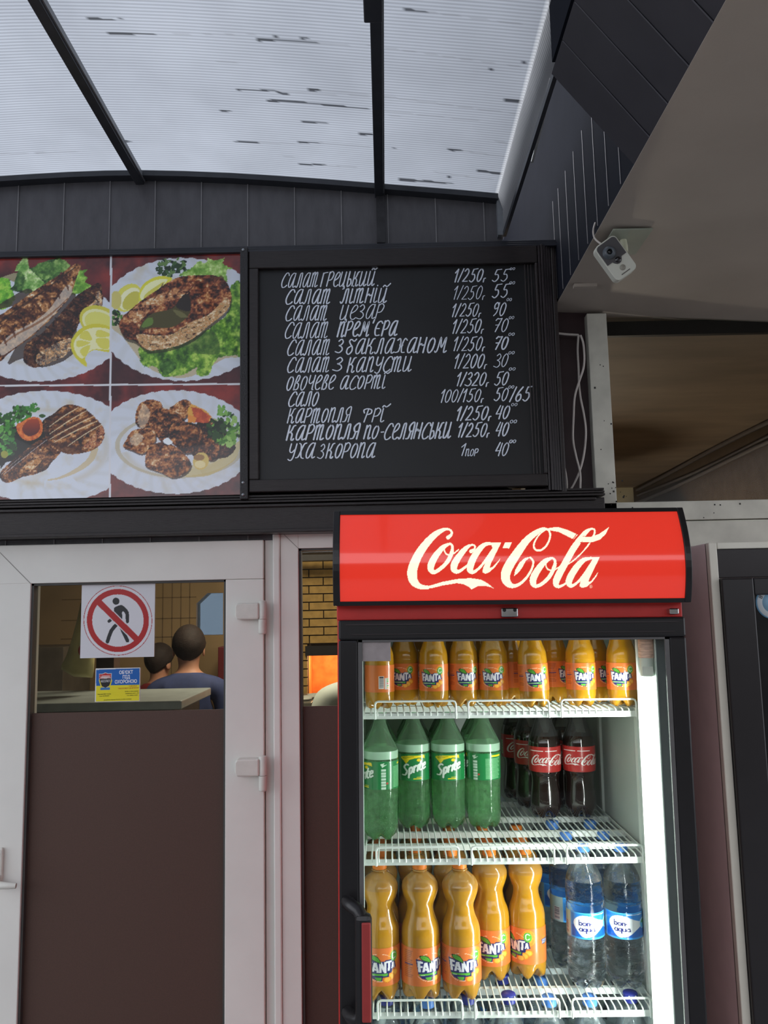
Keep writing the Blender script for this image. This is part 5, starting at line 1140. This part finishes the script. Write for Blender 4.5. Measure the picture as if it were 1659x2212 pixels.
# 1 l water
pr5 = [(.003, 0), (.0005, .015), (0, .025), (.008, .0345), (.025, .0388), (.055, .0382), (.09, .0380), (.100, .0378), (.150, .0376), (.168, .0384), (.190, .0382), (.210, .0360), (.228, .0285), (.244, .0180), (.255, .0122), (.264, .0114)]
def watfn(r, z, a):
    if   .02 < z < .098: r += .0013*math.sin(z*330+a*2)*math.sin(PI*(z-.02)/.078)
    if .158 < z < .176: r -= .0010*abs(math.sin((z-.158)*400))
    return r, z
o, rf = bottle('water_bottle', pr5, [m_wat, m_watn], (.208,), cap_bl, (.261, .277, .0142), petal(.014, .034, 5, -PI/2+.6), fn2=watfn, n=48)
add_label(o, rf, .100, .150, (40, 132, 216), water_label, (1270, 10), 0, 98, nu=240, step=.0009)
protos['WA'] = o
# mineral water with dark blue cap on the lowest shelf
pr6 = [(.003, 0), (.0005, .015), (0, .025), (.008, .0345), (.025, .0385), (.10, .0385), (.18, .0385), (.205, .0360), (.23, .0270), (.25, .0165), (.26, .0120), (.27, .0114)]
o, rf = bottle('mineral_water_bottle', pr6, [m_wat, m_watn], (.20,), cap_db, (.267, .283, .0142), petal(.014, .034, 5))
add_label(o, rf, .08, .15, (70, 120, 170), lambda cv: (cv.put(cv.y < 20, (210, 224, 236)), cv.put(cv.y > 80, (40, 60, 140)), cv.ell(0, 50, 26, 20, (226, 236, 244))), (1270, 0), 0, 98, nu=160, step=.0015)
protos['MW'] = o
LOCAL[0] = False
used = set()
def put(kind, x, y, zs, rot, label, cat='bottle', group=None, lean=0):
    p = protos[kind]
    o = p if kind not in used else copy_tree(p)
    used.add(kind)
    o.matrix_world = FM @ Matrix.Translation((x, y, zs)) @ Matrix.Rotation(math.radians(lean), 4, 'Y') @ Matrix.Rotation(math.radians(rot), 4, 'Z')
    o['label'] = label; o['category'] = cat
    if group: o['group'] = group
    elif 'group' in o: del o['group']
    return o
def at_px(kind, px, py, zs, rot, label, lean=0, group=None):
    q = foot(px, py, zs); return put(kind, q.x, q.y, zs, rot, label, group=group, lean=lean)
put_pos = {}
# top shelf: half litre orange soda; the row stands at y about .15
R5 = .0302
def xl(px, y, z=1.65): # fridge-frame x of a pixel column at depth y
    return (FI @ at(px, 1500, FY+y)).x
g5 = 'small orange soda bottles on the top shelf'
top = [(-.253, .137, 168, 'small orange soda bottle at the left end of the top shelf, printed back turned out'), (-.201, .182, -14, 'small orange soda bottle second from the left on the top shelf'),
       (-.140, .150, -16, 'small orange soda bottle third from the left on the top shelf'), (-.077, .160, 8, 'small orange soda bottle fourth from the left, its logo turned left'),
       (-.0155, .155, -12, 'small orange soda bottle just left of the forward leaning one'), (.066, .132, 2, 'small orange soda bottle leaning forward in the middle right of the top shelf'),
       (.164, .145, 3, 'small orange soda bottle second from the right on the top shelf'), (.246, .134, -20, 'small orange soda bottle at the right end of the top shelf beside the lamp')]
for x_, y, r, l in top: put('F5', x_, y, SZ[0], r, l, group=g5, lean=(-2.5 if x_ == .066 else 0))
back5 = [(-.252, .24, 20, 'small orange soda bottle behind the left pair on the top shelf'), (-.178, .243, 30, 'small orange soda bottle behind the second and third on the top shelf'), (-.112, .225, -40, 'small orange soda bottle in the gap behind the third and fourth'),
   (-.046, .225, 60, 'small orange soda bottle in the gap left of the last front pair before the leaner'), (.030, .205, 80, 'small orange soda bottle close behind the forward leaning one'), (.122, .212, 50, 'small orange soda bottle behind the second from the right, half its logo showing'), (.208, .206, 45, 'small orange soda bottle behind the right end one, letter F showing')]
for x_, y, r, l in back5: put('F5', x_, y, SZ[0], r, l, group=g5)
gS = 'green lemon lime soda bottles on the second shelf'; gC = 'cola bottles on the second shelf'
spr = [(-.254, .232, -68, 'green lemon lime soda bottle at the far left, nearest the door'), (-.180, .318, -3, 'green soda bottle with its full logo beside the far left green one'), (-.102, .316, -6, 'green soda bottle with its full logo, third green one from the left'), (-.023, .316, -112, 'green soda bottle with small print turned out, right end of its row')]
for x_, y, r, l in spr: put('SP', x_, y, SZ[1], r, l, group=gS)
for k, (x_, y, l) in enumerate(((-.254, .345, 'green soda bottle directly behind the far left green one'), (-.178, .397, 'green soda bottle in the middle row behind the left full logo one'), (-.100, .397, 'green soda bottle in the middle row behind the right full logo one'), (-.021, .397, 'green soda bottle in the middle row behind the small print one'),
       (-.176, .477, 'green soda bottle in the last green row at the left'), (-.098, .477, 'green soda bottle in the last green row in the middle'), (-.019, .477, 'green soda bottle in the last green row at the right'))): put('SP', x_, y, SZ[1], 60+40*k, l, group=gS)
for x_, y, r, l in ((.131, .396, 4, 'dark cola bottle at the front left of the cola group'), (.212, .396, -6, 'dark cola bottle at the front right of the cola group'), (.112, .488, 6, 'dark cola bottle just behind the front left cola bottle, its edge showing'),
        (.094, .578, 20, 'dark cola bottle farthest back at the left of the cola group'), (.196, .488, 0, 'dark cola bottle hidden behind the front right cola bottle')): put('CO', x_, y, SZ[1], r, l, group=gC)
gF = 'large orange soda bottles on the third shelf'; gW = 'clear water bottles on the third shelf'
fr1 = [(-.2565, .157, 4, 'large orange soda bottle at the far left of the third shelf'), (-.1755, .155, 30, 'large orange soda bottle with its bar code turned out'), (-.0945, .157, 3, 'large orange soda bottle nearest the glass with full logo and green badge'),
       (-.024, .238, -6, 'large orange soda bottle set back beside the water side, second from the right'), (.053, .246, -46, 'large orange soda bottle at the right of the orange group, half logo showing')]
for x_, y, r, l in fr1: put('F1', x_, y, SZ[2], r, l, group=gF)
F1B = [(-.2565, .238, 'behind the far left one'), (-.181, .266, 'behind the bar code one'), (-.106, .240, 'behind the full logo one'), (-.2565, .320, 'third from the door at the far left'), (-.178, .348, 'third from the door, second place'), (-.100, .321, 'third from the door, third place'), (-.020, .320, 'directly behind the one set back'), (.058, .327, 'directly behind the half logo one'),
   (-.2565, .402, 'in the last row at the far left'), (-.176, .430, 'in the last row, second place'), (-.097, .402, 'in the last row, third place'), (-.018, .402, 'in the last row, fourth place'), (.061, .409, 'in the last row at the right')]
for k, (x_, y, l) in enumerate(F1B): put('F1', x_, y, SZ[2], 30*k+20, 'large orange soda bottle '+l, group=gF)
wat = [(.166, .198, 6, 'clear water bottle at the front left, drop label in front'), (.2445, .196, -6, 'clear water bottle at the front right beside the lamp'), (.150, .285, 40, 'clear water bottle second behind the front left water one'), (.139, .372, 20, 'clear water bottle third back on the left, its label partly seen'), (.134, .460, 20, 'clear water bottle farthest back on the left side'),
       (.232, .285, 0, 'clear water bottle second behind the front right water one'), (.226, .372, 0, 'clear water bottle third back on the right side'), (.222, .460, 0, 'clear water bottle farthest back on the right side')]
for x_, y, r, l in wat: put('WA', x_, y, SZ[2], r, l, group=gW)
# lowest shelf in view: mineral water tops under the third shelf
gM = 'water bottles on the lowest shelf, seen through the wires'
q = 0
for j, y in enumerate((.16, .245, .33, .415)):
    for i in range(7):
        x = -.245+.081*i
        if j >= 2 and (i > 4 or (i+j) % 2): continue
        put('MW' if (q*7 % 10) < 5 else 'WA', x, y, SZ[3], 40*q, 'clear bottle on the lowest shelf, its blue cap seen through the wires above', group=gM); q += 1
# ------------------------------------------------------------------ freezer cabinet on the right
fzx, fzz = .690, 1.928; FYZ = 1.70
fr2 = empty('upright_freezer', (1.0, FYZ, 0), 'tall pale cabinet with a dark glass door at the right edge', 'freezer')
side_m = mat('grey_enamel_side', (222, 206, 204), .6, noise=.04, nscale=20)
box('body', side_m, fzx, FYZ+.012, .08, 1.32, 2.20, fzz, fr2, .003)
edge = mat('cream_front_edge', (226, 222, 208), .35, noise=.03)
box('front_frame', edge, fzx, FYZ, .08, fzx+.018, FYZ+.02, fzz, fr2, .002); box('front_frame', edge, 1.302, FYZ, .08, 1.32, FYZ+.02, fzz, fr2, .002)
box('front_frame', edge, fzx+.0185, FYZ, fzz-.014, 1.3015, FYZ+.02, fzz, fr2, .002); box('front_frame', edge, fzx+.0185, FYZ, .08, 1.3015, FYZ+.02, .16, fr2, .002)
box('header_panel', mat('dark_brown_header', (36, 30, 32), .3, noise=.08), fzx+.0185, FYZ+.004, fzz-.075, 1.3015, FYZ+.02, fzz-.0145, fr2, .001)
dk = mat('dark_door_frame', (36, 33, 35), .32, noise=.08)
dd = empty('door', (1.0, FYZ, 0)); attach(dd, fr2)
gxa = .775; gzt = 1.815
box('door_frame', dk, fzx+.0185, FYZ-.012, .165, gxa, FYZ+.010, fzz-.077, dd, .003); box('door_frame', dk, 1.24, FYZ-.012, .165, 1.30, FYZ+.010, fzz-.077, dd, .003)
box('door_frame', dk, gxa+.0005, FYZ-.012, gzt, 1.2395, FYZ+.010, fzz-.077, dd, .003); box('door_frame', dk, gxa+.0005, FYZ-.012, .165, 1.2395, FYZ+.010, .26, dd, .003)
box('door_glass', mat('dark_reflecting_glass', (22, 24, 30), .04, coat=1, noise=.05), gxa, FYZ-.004, .255, 1.24, FYZ+.006, gzt+.003, dd)
cs = at(1668, 1302, FYZ-.006)
def paint_round(cv):
    c = (1668, 1302); cv.ell(*c, 32, 38, (120, 170, 206)); cv.ell(*c, 30, 35.5, (222, 230, 234)); cv.ell(*c, 20, 24, (96, 150, 190)); cv.ell(*c, 19, 22.5, (150, 190, 214))
rs = .034
mb = MB(); mb.lathe([(0, -.001), (rs, -.001), (rs, .0005)], 40, Matrix.Translation((cs.x, FYZ-.005, cs.z)) @ Matrix.Rotation(-PI/2, 4, 'X'))
rk = mb.build('round_sticker', mat('sticker_blue_rim', (120, 170, 206), .4, noise=.03)); tag(rk, 'round pale blue sticker on the dark glass door at the right edge', 'sticker')
mb = MB(); mb.lathe([(0, -.0012), (rs*.93, -.0012), (rs*.93, -.0009)], 40, Matrix.Translation((cs.x, FYZ-.0052, cs.z)) @ Matrix.Rotation(-PI/2, 4, 'X')); mb.build('ring', mat('sticker_white', (224, 230, 234), .4, noise=.03), rk)
mb = MB(); mb.lathe([(0, -.0013), (rs*.62, -.0013), (rs*.62, -.0010)], 40, Matrix.Translation((cs.x, FYZ-.0055, cs.z)) @ Matrix.Rotation(-PI/2, 4, 'X')); mb.build('centre', mat('sticker_centre', (140, 182, 210), .4, noise=.1), rk)
for ch, an in (('В', 152), ('О', 128), ('Д', 104), ('А', 80)):
    a = math.radians(an); text('lettering', ch, M['blackm'], (cs.x+math.cos(a)*rs*.77, FYZ-.0072, cs.z+math.sin(a)*rs*.77), .0105, rk, M=Matrix.Rotation(-(a-PI/2), 4, 'Y'))
# ------------------------------------------------------------------ security camera
cc = at(1328, 560, 1.72)
cm = empty('security_camera', cc, 'small white cube security camera tilted on a short stalk under the grey ceiling', 'camera')
R = Matrix.Translation(cc) @ Matrix.Rotation(math.radians(-12), 4, 'Z') @ Matrix.Rotation(math.radians(-33), 4, 'Y') @ Matrix.Rotation(math.radians(12), 4, 'X')
cm.matrix_world = R; LOCAL[0] = True
cw, chh = .0275, .046
cwm = mat('camera_white', (202, 202, 190), .4, noise=.03)
rr_ = .008
def rounded(x0, z0, x1, z1, r, n=5, corners=(1, 1, 1, 1)):
    out = []
    for (cx, cz, a0, on) in ((x1-r, z1-r, 0, corners[0]), (x0+r, z1-r, 90, corners[1]), (x0+r, z0+r, 180, corners[2]), (x1-r, z0+r, 270, corners[3])):
        if on: out += [(cx+r*math.cos(math.radians(a0+90*k/n)), cz+r*math.sin(math.radians(a0+90*k/n))) for k in range(n+1)]
        else: out += [({0: x1, 90: x0, 180: x0, 270: x1}[a0], {0: z1, 90: z1, 180: z0, 270: z0}[a0])]
    return out
MB().prism(rounded(-cw, -chh, cw, chh, .011, 7), -.012, .020).build('housing', cwm, cm, .0015)
face = rounded(-cw+.0028, -.004, cw-.0028, chh-.0028, .0085, corners=(1, 1, 0, 0))
i0 = face.index((-cw+.0028, -.004)); notch = [(-.012, -.004), (-.009, -.009), (-.005, -.0135), (0, -.015), (.005, -.0135), (.009, -.009), (.012, -.004)]
face = face[:i0+1] + notch + face[i0+1:]
MB().prism(face, -.0135, -.011).build('face_plate', mat('camera_grey_face', (76, 74, 76), .45, noise=.05), cm)
RX = Matrix.Rotation(PI/2, 4, 'X')
def disc(name, m, x, z, prof, parent=cm): return MB().lathe([(r, d) for r, d in prof], 28, Matrix.Translation((x, -.0135, z)) @ RX).build(name, m, parent)
ln = disc('lens_barrel', mat('lens_barrel_grey', (86, 92, 98), .3, noise=.05), -.006, .018, [(.0145, 0), (.0145, .003), (.0125, .004), (.0125, .007), (.0110, .008), (.0110, .012), (.0065, .0125), (.006, .008), (0, .008)])
MB().lathe([(0, .0088), (.006, .0088), (.006, .0080)], 24, Matrix.Translation((-.006, -.0135, .018)) @ RX).build('lens_glass', mat('lens_black', (8, 8, 10), .05, coat=1, noise=.02), ln)
disc('motion_sensor', mat('sensor_black', (20, 16, 22), .1, coat=1, noise=.02), .0015, -.006, [(.0065, 0), (.0062, .0015), (.003, .003), (0, .0034)])
disc('speaker', mat('speaker_grey', (150, 146, 134), .5, noise=.1), 0, -.0262, [(.0068, -.0013), (.0066, -.0009), (.003, -.0009), (.0028, -.0006), (0, -.0006)])
box('badge', mat('badge_grey', (96, 92, 88), .5, noise=.1), -.011, -.0126, -.0395, .011, -.0119, -.0375, cm)
LOCAL[0] = False
st_a, st_b = at(1345, 492, 1.75), at(1351, 533, 1.735)
MB().tube([(st_a.x, 1.752, 2.636), (st_a.x+.001, 1.748, 2.618), (st_b.x, 1.742, st_b.z-.010)], .0075, 14).build('stalk', mat('stalk_cream', (214, 214, 190), .4, noise=.05), cm)
pa = at(1345, 482, 1.77)
box('mount_plate', mat('clear_mount_plate', (150, 156, 142), .3, noise=.05), pa.x-.045, 1.70, 2.634, pa.x+.045, 1.83, 2.6375, cm, .001)
cb = at(1289, 479, 1.75); cpts = [(XF-.003, 1.74, 2.672), (XF-.010, 1.735, 2.650), (XF-.008, 1.73, 2.628), (XF+.010, 1.720, 2.606), (XF+.030, 1.715, 2.596)]
tag(MB().tube(catmull(cpts, 5), .0022, 8).build('camera_cable', M['cable']), 'short pale lead looping from the dark cladding to the security camera', 'cable')
pl = MB(); pl.box(XF+.02, 1.70, 2.6405, .60, 1.90, 2.6425, Matrix.Identity(4)); 
struct(box('trim_9', M['soffit'], .515, 2.02, 2.636, .575, 2.035, 2.645), 'small strip of the ceiling panel joint beside the dark cladding', 'strip')

# ------------------------------------------------------------------ hanging white cables
def cable(px_pts, Y, r, label):
    W3 = [at(a, b, Y) for a, b in px_pts]; return tag(MB().tube(catmull(W3, 6), r, 8).build('hanging_cable', M['cable']), label, 'cable', 'white cables on the maroon strip')
def c3(p): return (1180+p[0]/5.394, 700+p[1]/5.394)
cable([c3(p) for p in [(105, 105), (240, 120), (375, 128)]], 2.20, .0036, 'short horizontal white cable at the top of the maroon strip')
cable([c3(p) for p in [(375, 128), (365, 300), (375, 500), (382, 700), (400, 860), (440, 1060), (462, 1250), (445, 1480), (400, 1680), (330, 1850), (212, 2070), (290, 2160), (330, 2230)]], 2.195, .0030, 'white cable bowing right against the white frame and sharply bent at its foot')
cable([c3(p) for p in [(400, 130), (435, 250), (440, 480), (380, 680), (332, 850), (318, 1080), (312, 1340), (345, 1530), (395, 1740), (398, 1960), (428, 2200)]], 2.185, .0030, 'white cable bowing left across the maroon strip')
cable([c3(p) for p in [(160, 1420), (175, 1530), (215, 1680), (240, 1850), (235, 1980), (212, 2070)]], 2.19, .0028, 'short white cable coming from behind the blackboard frame')

# ------------------------------------------------------------------ things in the inner room
skin = mat('skin', (190, 138, 112), .5, sss=.1, noise=.05); hair_m = mat('dark_hair', (40, 29, 25), .75, noise=.2, nscale=25, stretch=(1, 1, 2), bump=.3, bscale=80)
def person(name_label, X, Y, height, rot, shirt, pants, stoop=0, sleeve=.6):
    s = height/1.75
    r = tag(empty('person', (X, Y, 0)), name_label, 'person')
    def sk(name, V, E, R_, m, parent, root=0, sub=2):
        me = bpy.data.meshes.new(name); me.from_pydata(V, E, []); o = link(bpy.data.objects.new(name, me)); me.materials.append(m)
        md = o.modifiers.new('skin', 'SKIN'); md.use_smooth_shade = True
        for v, q in zip(me.skin_vertices[0].data, R_): v.radius = q if isinstance(q, tuple) else (q, q)
        me.skin_vertices[0].data[root].use_root = True
        ss = o.modifiers.new('sub', 'SUBSURF'); ss.levels = sub; ss.render_levels = sub; o.parent = parent; return o
    b = stoop
    def T3(x, y, z):   # bend the upper body forward about the hip
        if z > 1.0 and b: a = b; dz = z-1.0; y, z = y+math.sin(a)*dz, 1.0+math.cos(a)*dz
        return (x*s, y*s, z*s)
    V = [T3(0, 0, .97), T3(0, .01, 1.12), T3(0, .0, 1.30), T3(0, -.01, 1.44), T3(0, .005, 1.52), T3(0, .01, 1.585), T3(0, .02, 1.65), T3(0, .01, 1.70)]
    R_ = [(.13*s, .10*s), (.125*s, .09*s), (.15*s, .10*s), (.11*s, .08*s), .052*s, .070*s, .078*s, .055*s]; E = [(i, i+1) for i in range(7)]
    for sx in (-1, 1):
        k = len(V); V += [T3(sx*.19, -.0, 1.41), T3(sx*.235, .01, 1.14), T3(sx*.23, .16, .99), T3(sx*.22, .22, .97)]; R_ += [.062*s, .045*s, .032*s, (.034*s, .018*s)]
        E += [(3, k), (k, k+1), (k+1, k+2), (k+2, k+3)]
        for f in range(5):
            j = len(V); ox = (f-2)*.017; V += [T3(sx*.22+ox, .27, .965-abs(f-2)*.003), T3(sx*.22+ox*1.1, .305-abs(f-1.6)*.007, .945)]; R_ += [.0095*s, .008*s]; E += [(k+3, j), (j, j+1)]
        k = len(V); V += [T3(sx*.10, .0, .88), T3(sx*.11, .01, .50), T3(sx*.115, -.02, .10), T3(sx*.12, .12, .045)]; R_ += [.095*s, .062*s, .045*s, (.045*s, .03*s)]; E += [(0, k), (k, k+1), (k+1, k+2), (k+2, k+3)]
    sk('body', V, E, R_, skin, r)
    V2 = [T3(0, 0, .95), T3(0, .01, 1.12), T3(0, .0, 1.30), T3(0, -.01, 1.445), T3(0, .002, 1.50)]; R2 = [(.15*s, .12*s), (.15*s, .112*s), (.172*s, .12*s), (.125*s, .09*s), .064*s]; E2 = [(i, i+1) for i in range(4)]
    for sx in (-1, 1):
        k = len(V2); V2 += [T3(sx*.19, -.0, 1.41), T3(sx*(.19+.045*sleeve), .01*sleeve, 1.41-.27*sleeve)]; R2 += [.076*s, .064*s]; E2 += [(3, k), (k, k+1)]
    sk('shirt', V2, E2, R2, shirt, r)
    V3 = [T3(0, 0, .96)]; R3 = [(.14*s, .115*s)]; E3 = []
    for sx in (-1, 1): k = len(V3); V3 += [T3(sx*.10, .0, .86), T3(sx*.11, .01, .50), T3(sx*.115, -.015, .12)]; R3 += [.105*s, .075*s, .065*s]; E3 += [(0, k), (k, k+1), (k+1, k+2)]
    sk('trousers', V3, E3, R3, pants, r)
    # hair cap, ears, nose
    hc = T3(0, .008, 1.665); MBh = MB()
    def hf(rr, z, a): k = 1+.05*math.sin(a*9)*math.cos(z*60); lo = .0
        # lower at the back of the head than over the face
    vs = []; fs = []; nu, nv = 24, 12
    for j in range(nv+1):
        for i in range(nu):
            a = 2*PI*i/nu; back = .5-.5*math.sin(a); lim = (.36+.44*back)*PI; t = lim*j/nv
            tap = 1-.30*max(0, t/PI-.5)*2; rx, ry, rz = .083*s*tap, .096*s*tap, .103*s; w = 1+.03*math.sin(a*7+t*9)+.015*math.sin(a*17-t*23)
            vs.append((hc[0]+rx*math.sin(t)*math.cos(a)*w, hc[1]+ry*math.sin(t)*math.sin(a)*w, hc[2]+rz*math.cos(t)))
    for j in range(nv):
        for i in range(nu): fs.append((j*nu+i, j*nu+(i+1) % nu, (j+1)*nu+(i+1) % nu, (j+1)*nu+i))
    MBh.add(vs, fs, True); h = MBh.build('hair', hair_m); h.parent = r; h.matrix_parent_inverse = Matrix.Identity(4)
    so = h.modifiers.new('thick', 'SOLIDIFY'); so.thickness = .012
    e = MB()
    for sx in (-1, 1): e.lathe([(0, -.006*s), (.018*s, -.005*s), (.022*s, 0), (.014*s, .006*s), (0, .005*s)], 14, Matrix.Translation(T3(sx*.084, .01, 1.625)) @ Matrix.Rotation(PI/2, 4, 'Y') @ Matrix.Scale(1.4, 4, (1, 0, 0)))
    ear = e.build('ears', skin); ear.parent = r
    f = MB(); f.lathe([(0, .018*s), (.008*s, .01*s), (.012*s, -.012*s), (0, -.016*s)], 12, Matrix.Translation(T3(0, .098, 1.62)))
    for sx in (-1, 1): f.lathe([(0, .008*s), (.011*s, .004*s), (.012*s, -.002*s), (0, -.007*s)], 12, Matrix.Translation(T3(sx*.030, .082, 1.650)))
    fa = f.build('face_features', skin); fa.parent = r
    r.matrix_world = Matrix.Translation((X, Y, 0)) @ Matrix.Rotation(rot, 4, 'Z'); return r
blue_s = mat('blue_shirt', (58, 68, 108), .8, noise=.15, nscale=20); red_s = mat('dark_red_shirt', (120, 34, 38), .8, noise=.15); white_s = mat('white_tee', (196, 204, 194), .8, noise=.05)
dark_p = mat('dark_trousers', (40, 42, 52), .8, noise=.1)
pp = at(408, 1354, 4.55); person('person in a blue shirt with short dark hair, seen from behind through the door glass', pp.x, 4.55, pp.z-.015, .15, blue_s, dark_p, 0, .9)
pp = at(342, 1367, 5.0); person('dark haired person in a dark red shirt farther back in the room', pp.x-.02, 5.08, 1.60, -.5, red_s, dark_p, 0, .8)
pp = at(772, 1478, 4.3); person('person in a white tee shirt in front of the oven, mostly hidden by the fridge', pp.x, 4.3, 1.68, .35, white_s, dark_p, 0, .55)
# counter, post, bag
tx0, tz0, tx1, tz1 = rect(88, 1508, 392, 1524, 3.0)
ct = tag(box('counter_top', mat('pale_counter', (150, 158, 156), .4, noise=.1), tx0-.3, 3.0, tz0-.02, tx1, 3.5, tz0+.012, None, .004), 'pale counter top crossing behind the lower door glass', 'counter')
box('counter_body', mat('dark_counter_body', (50, 46, 48), .6, noise=.1), tx0-.26, 3.06, 0, tx1-.04, 3.46, tz0-.02, ct)
kx0, _, kx1, _ = rect(146, 1260, 177, 1530, 3.2)
struct(box('trim_10', mat('dark_brown_post', (44, 28, 26), .5, noise=.2), kx0, 3.52, 0, kx1+.02, 3.60, 2.6), 'dark brown post in the room behind the door glass', 'post')
bag = MB(); bo = at(178, 1300, 3.3)
BP = [at(a, b, 3.3) for a, b in ((183, 1290), (174, 1330), (160, 1380), (146, 1420), (132, 1446), (160, 1462), (200, 1464), (203, 1420), (200, 1360), (192, 1310))]
n = len(BP); cen = sum(BP, Vector())/n
vs = [Vector((p.x, 3.3, p.z)) for p in BP] + [Vector((cen.x+(p.x-cen.x)*.8, 3.26, cen.z+(p.z-cen.z)*.85)) for p in BP] + [Vector((cen.x+(p.x-cen.x)*.8, 3.34, cen.z+(p.z-cen.z)*.85)) for p in BP]
fs = [tuple(range(n, 2*n)), tuple(range(3*n-1, 2*n-1, -1))] + [(i, (i+1) % n, (i+1) % n+n, i+n) for i in range(n)] + [((i+1) % n, i, i+2*n, (i+1) % n+2*n) for i in range(n)]
bag.add(vs, fs, True); bg_ = bag.build('plastic_bag', mat('yellowish_bag', (176, 168, 116), .5, noise=.15, nscale=14, bump=.4, bscale=20)); tag(bg_, 'yellowish carrier bag with a red print hanging behind the warning sign', 'bag')
MB().tube([BP[0], (BP[0].x+.01, 3.36, BP[0].z+.08), (BP[0].x-.02, 3.50, BP[0].z+.14)], .004, 6).build('bag_handle', bg_.data.materials[0], bg_)
p0 = at(186, 1405, 3.25); MB().lathe([(0, -.001), (.03, -.001), (.03, .001)], 20, Matrix.Translation((p0.x-.005, 3.2585, p0.z)) @ RX).build('red_print', mat('bag_red_print', (150, 50, 46), .5, noise=.2), bg_)
# dark clutter: shelf unit on the left of the room and dishes
su = tag(box('storage_rack', mat('grey_rack', (92, 84, 74), .6, noise=.2, nscale=9), at(64, 1400, 4.9).x-.5, 4.9, 0, at(138, 1400, 4.9).x, 5.35, 1.62, None, .004), 'grey storage rack in the left of the inner room', 'rack')
for z in (1.0, 1.3): box('shelf_board', M['blackm'], at(64, 1400, 4.9).x-.49, 4.885, z, at(138, 1400, 4.9).x-.01, 4.90, z+.025, su)
cx = at(210, 1290, 4.6)
tag(box('cupboard', mat('dark_red_cupboard', (96, 30, 34), .5, noise=.1), at(462, 1400, 5.0).x, 5.12, 0, at(484, 1400, 5.0).x+.1, 5.4, at(450, 1400, 5.0).z, None, .004), 'dark red low cupboard below the pale clipped pane', 'cupboard')
tb = tag(box('worktop', mat('steel_worktop', (120, 116, 104), .35, metal=.5, noise=.15), at(646, 1525, 4.7).x-.2, 4.5, at(660, 1518, 4.5).z-.03, at(680, 1525, 4.7).x-.0, 5.0, at(660, 1518, 4.5).z, None, .003), 'metal worktop edge in front of the brick wall', 'worktop')
for k in range(3):
    q = at(655+k*9, 1513, 4.6); tag(MB().lathe([(.0, 0), (.035, .001), (.05, .012), (.048, .013), (.03, .004), (0, .003)], 20, Matrix.Translation((q.x, 4.62+k*.11, at(660, 1518, 4.5).z))).build('dish', mat('dish_white', (190, 190, 180), .3, noise=.05)), ['white dish nearest the glass on the metal worktop', 'white dish in the middle of the metal worktop', 'white dish at the back of the metal worktop'][k], 'dish', 'dishes on the worktop')
# glowing panel added out of view to brighten the room
tag(box('added_glow_panel', mat('warm_fill_panel', (255, 236, 200), .5, emis=(255, 226, 176), es=2.0), -1.0, 3.9, 2.575, -.4, 4.1, 2.598, None, .002), 'added warm glowing panel under the inner ceiling, outside the glass view', 'lamp')
pd = tag(MB().lathe([(.0, 2.20), (.03, 2.19), (.07, 2.14), (.12, 2.06), (.118, 2.06), (.068, 2.137), (0, 2.185)], 24, Matrix.Translation((.95, 4.0, 0))).build('added_fill_shade', mat('fill_shade_metal', (90, 90, 86), .4, noise=.1)), 'added metal shade over the inner fill light, hidden behind the fridge header', 'lamp')  # unseen shade added to house the inner fill light
MB().tube([(.95, 4.0, 2.19), (.95, 4.0, 2.60)], .004, 6).build('cord', M['blackm'], pd)
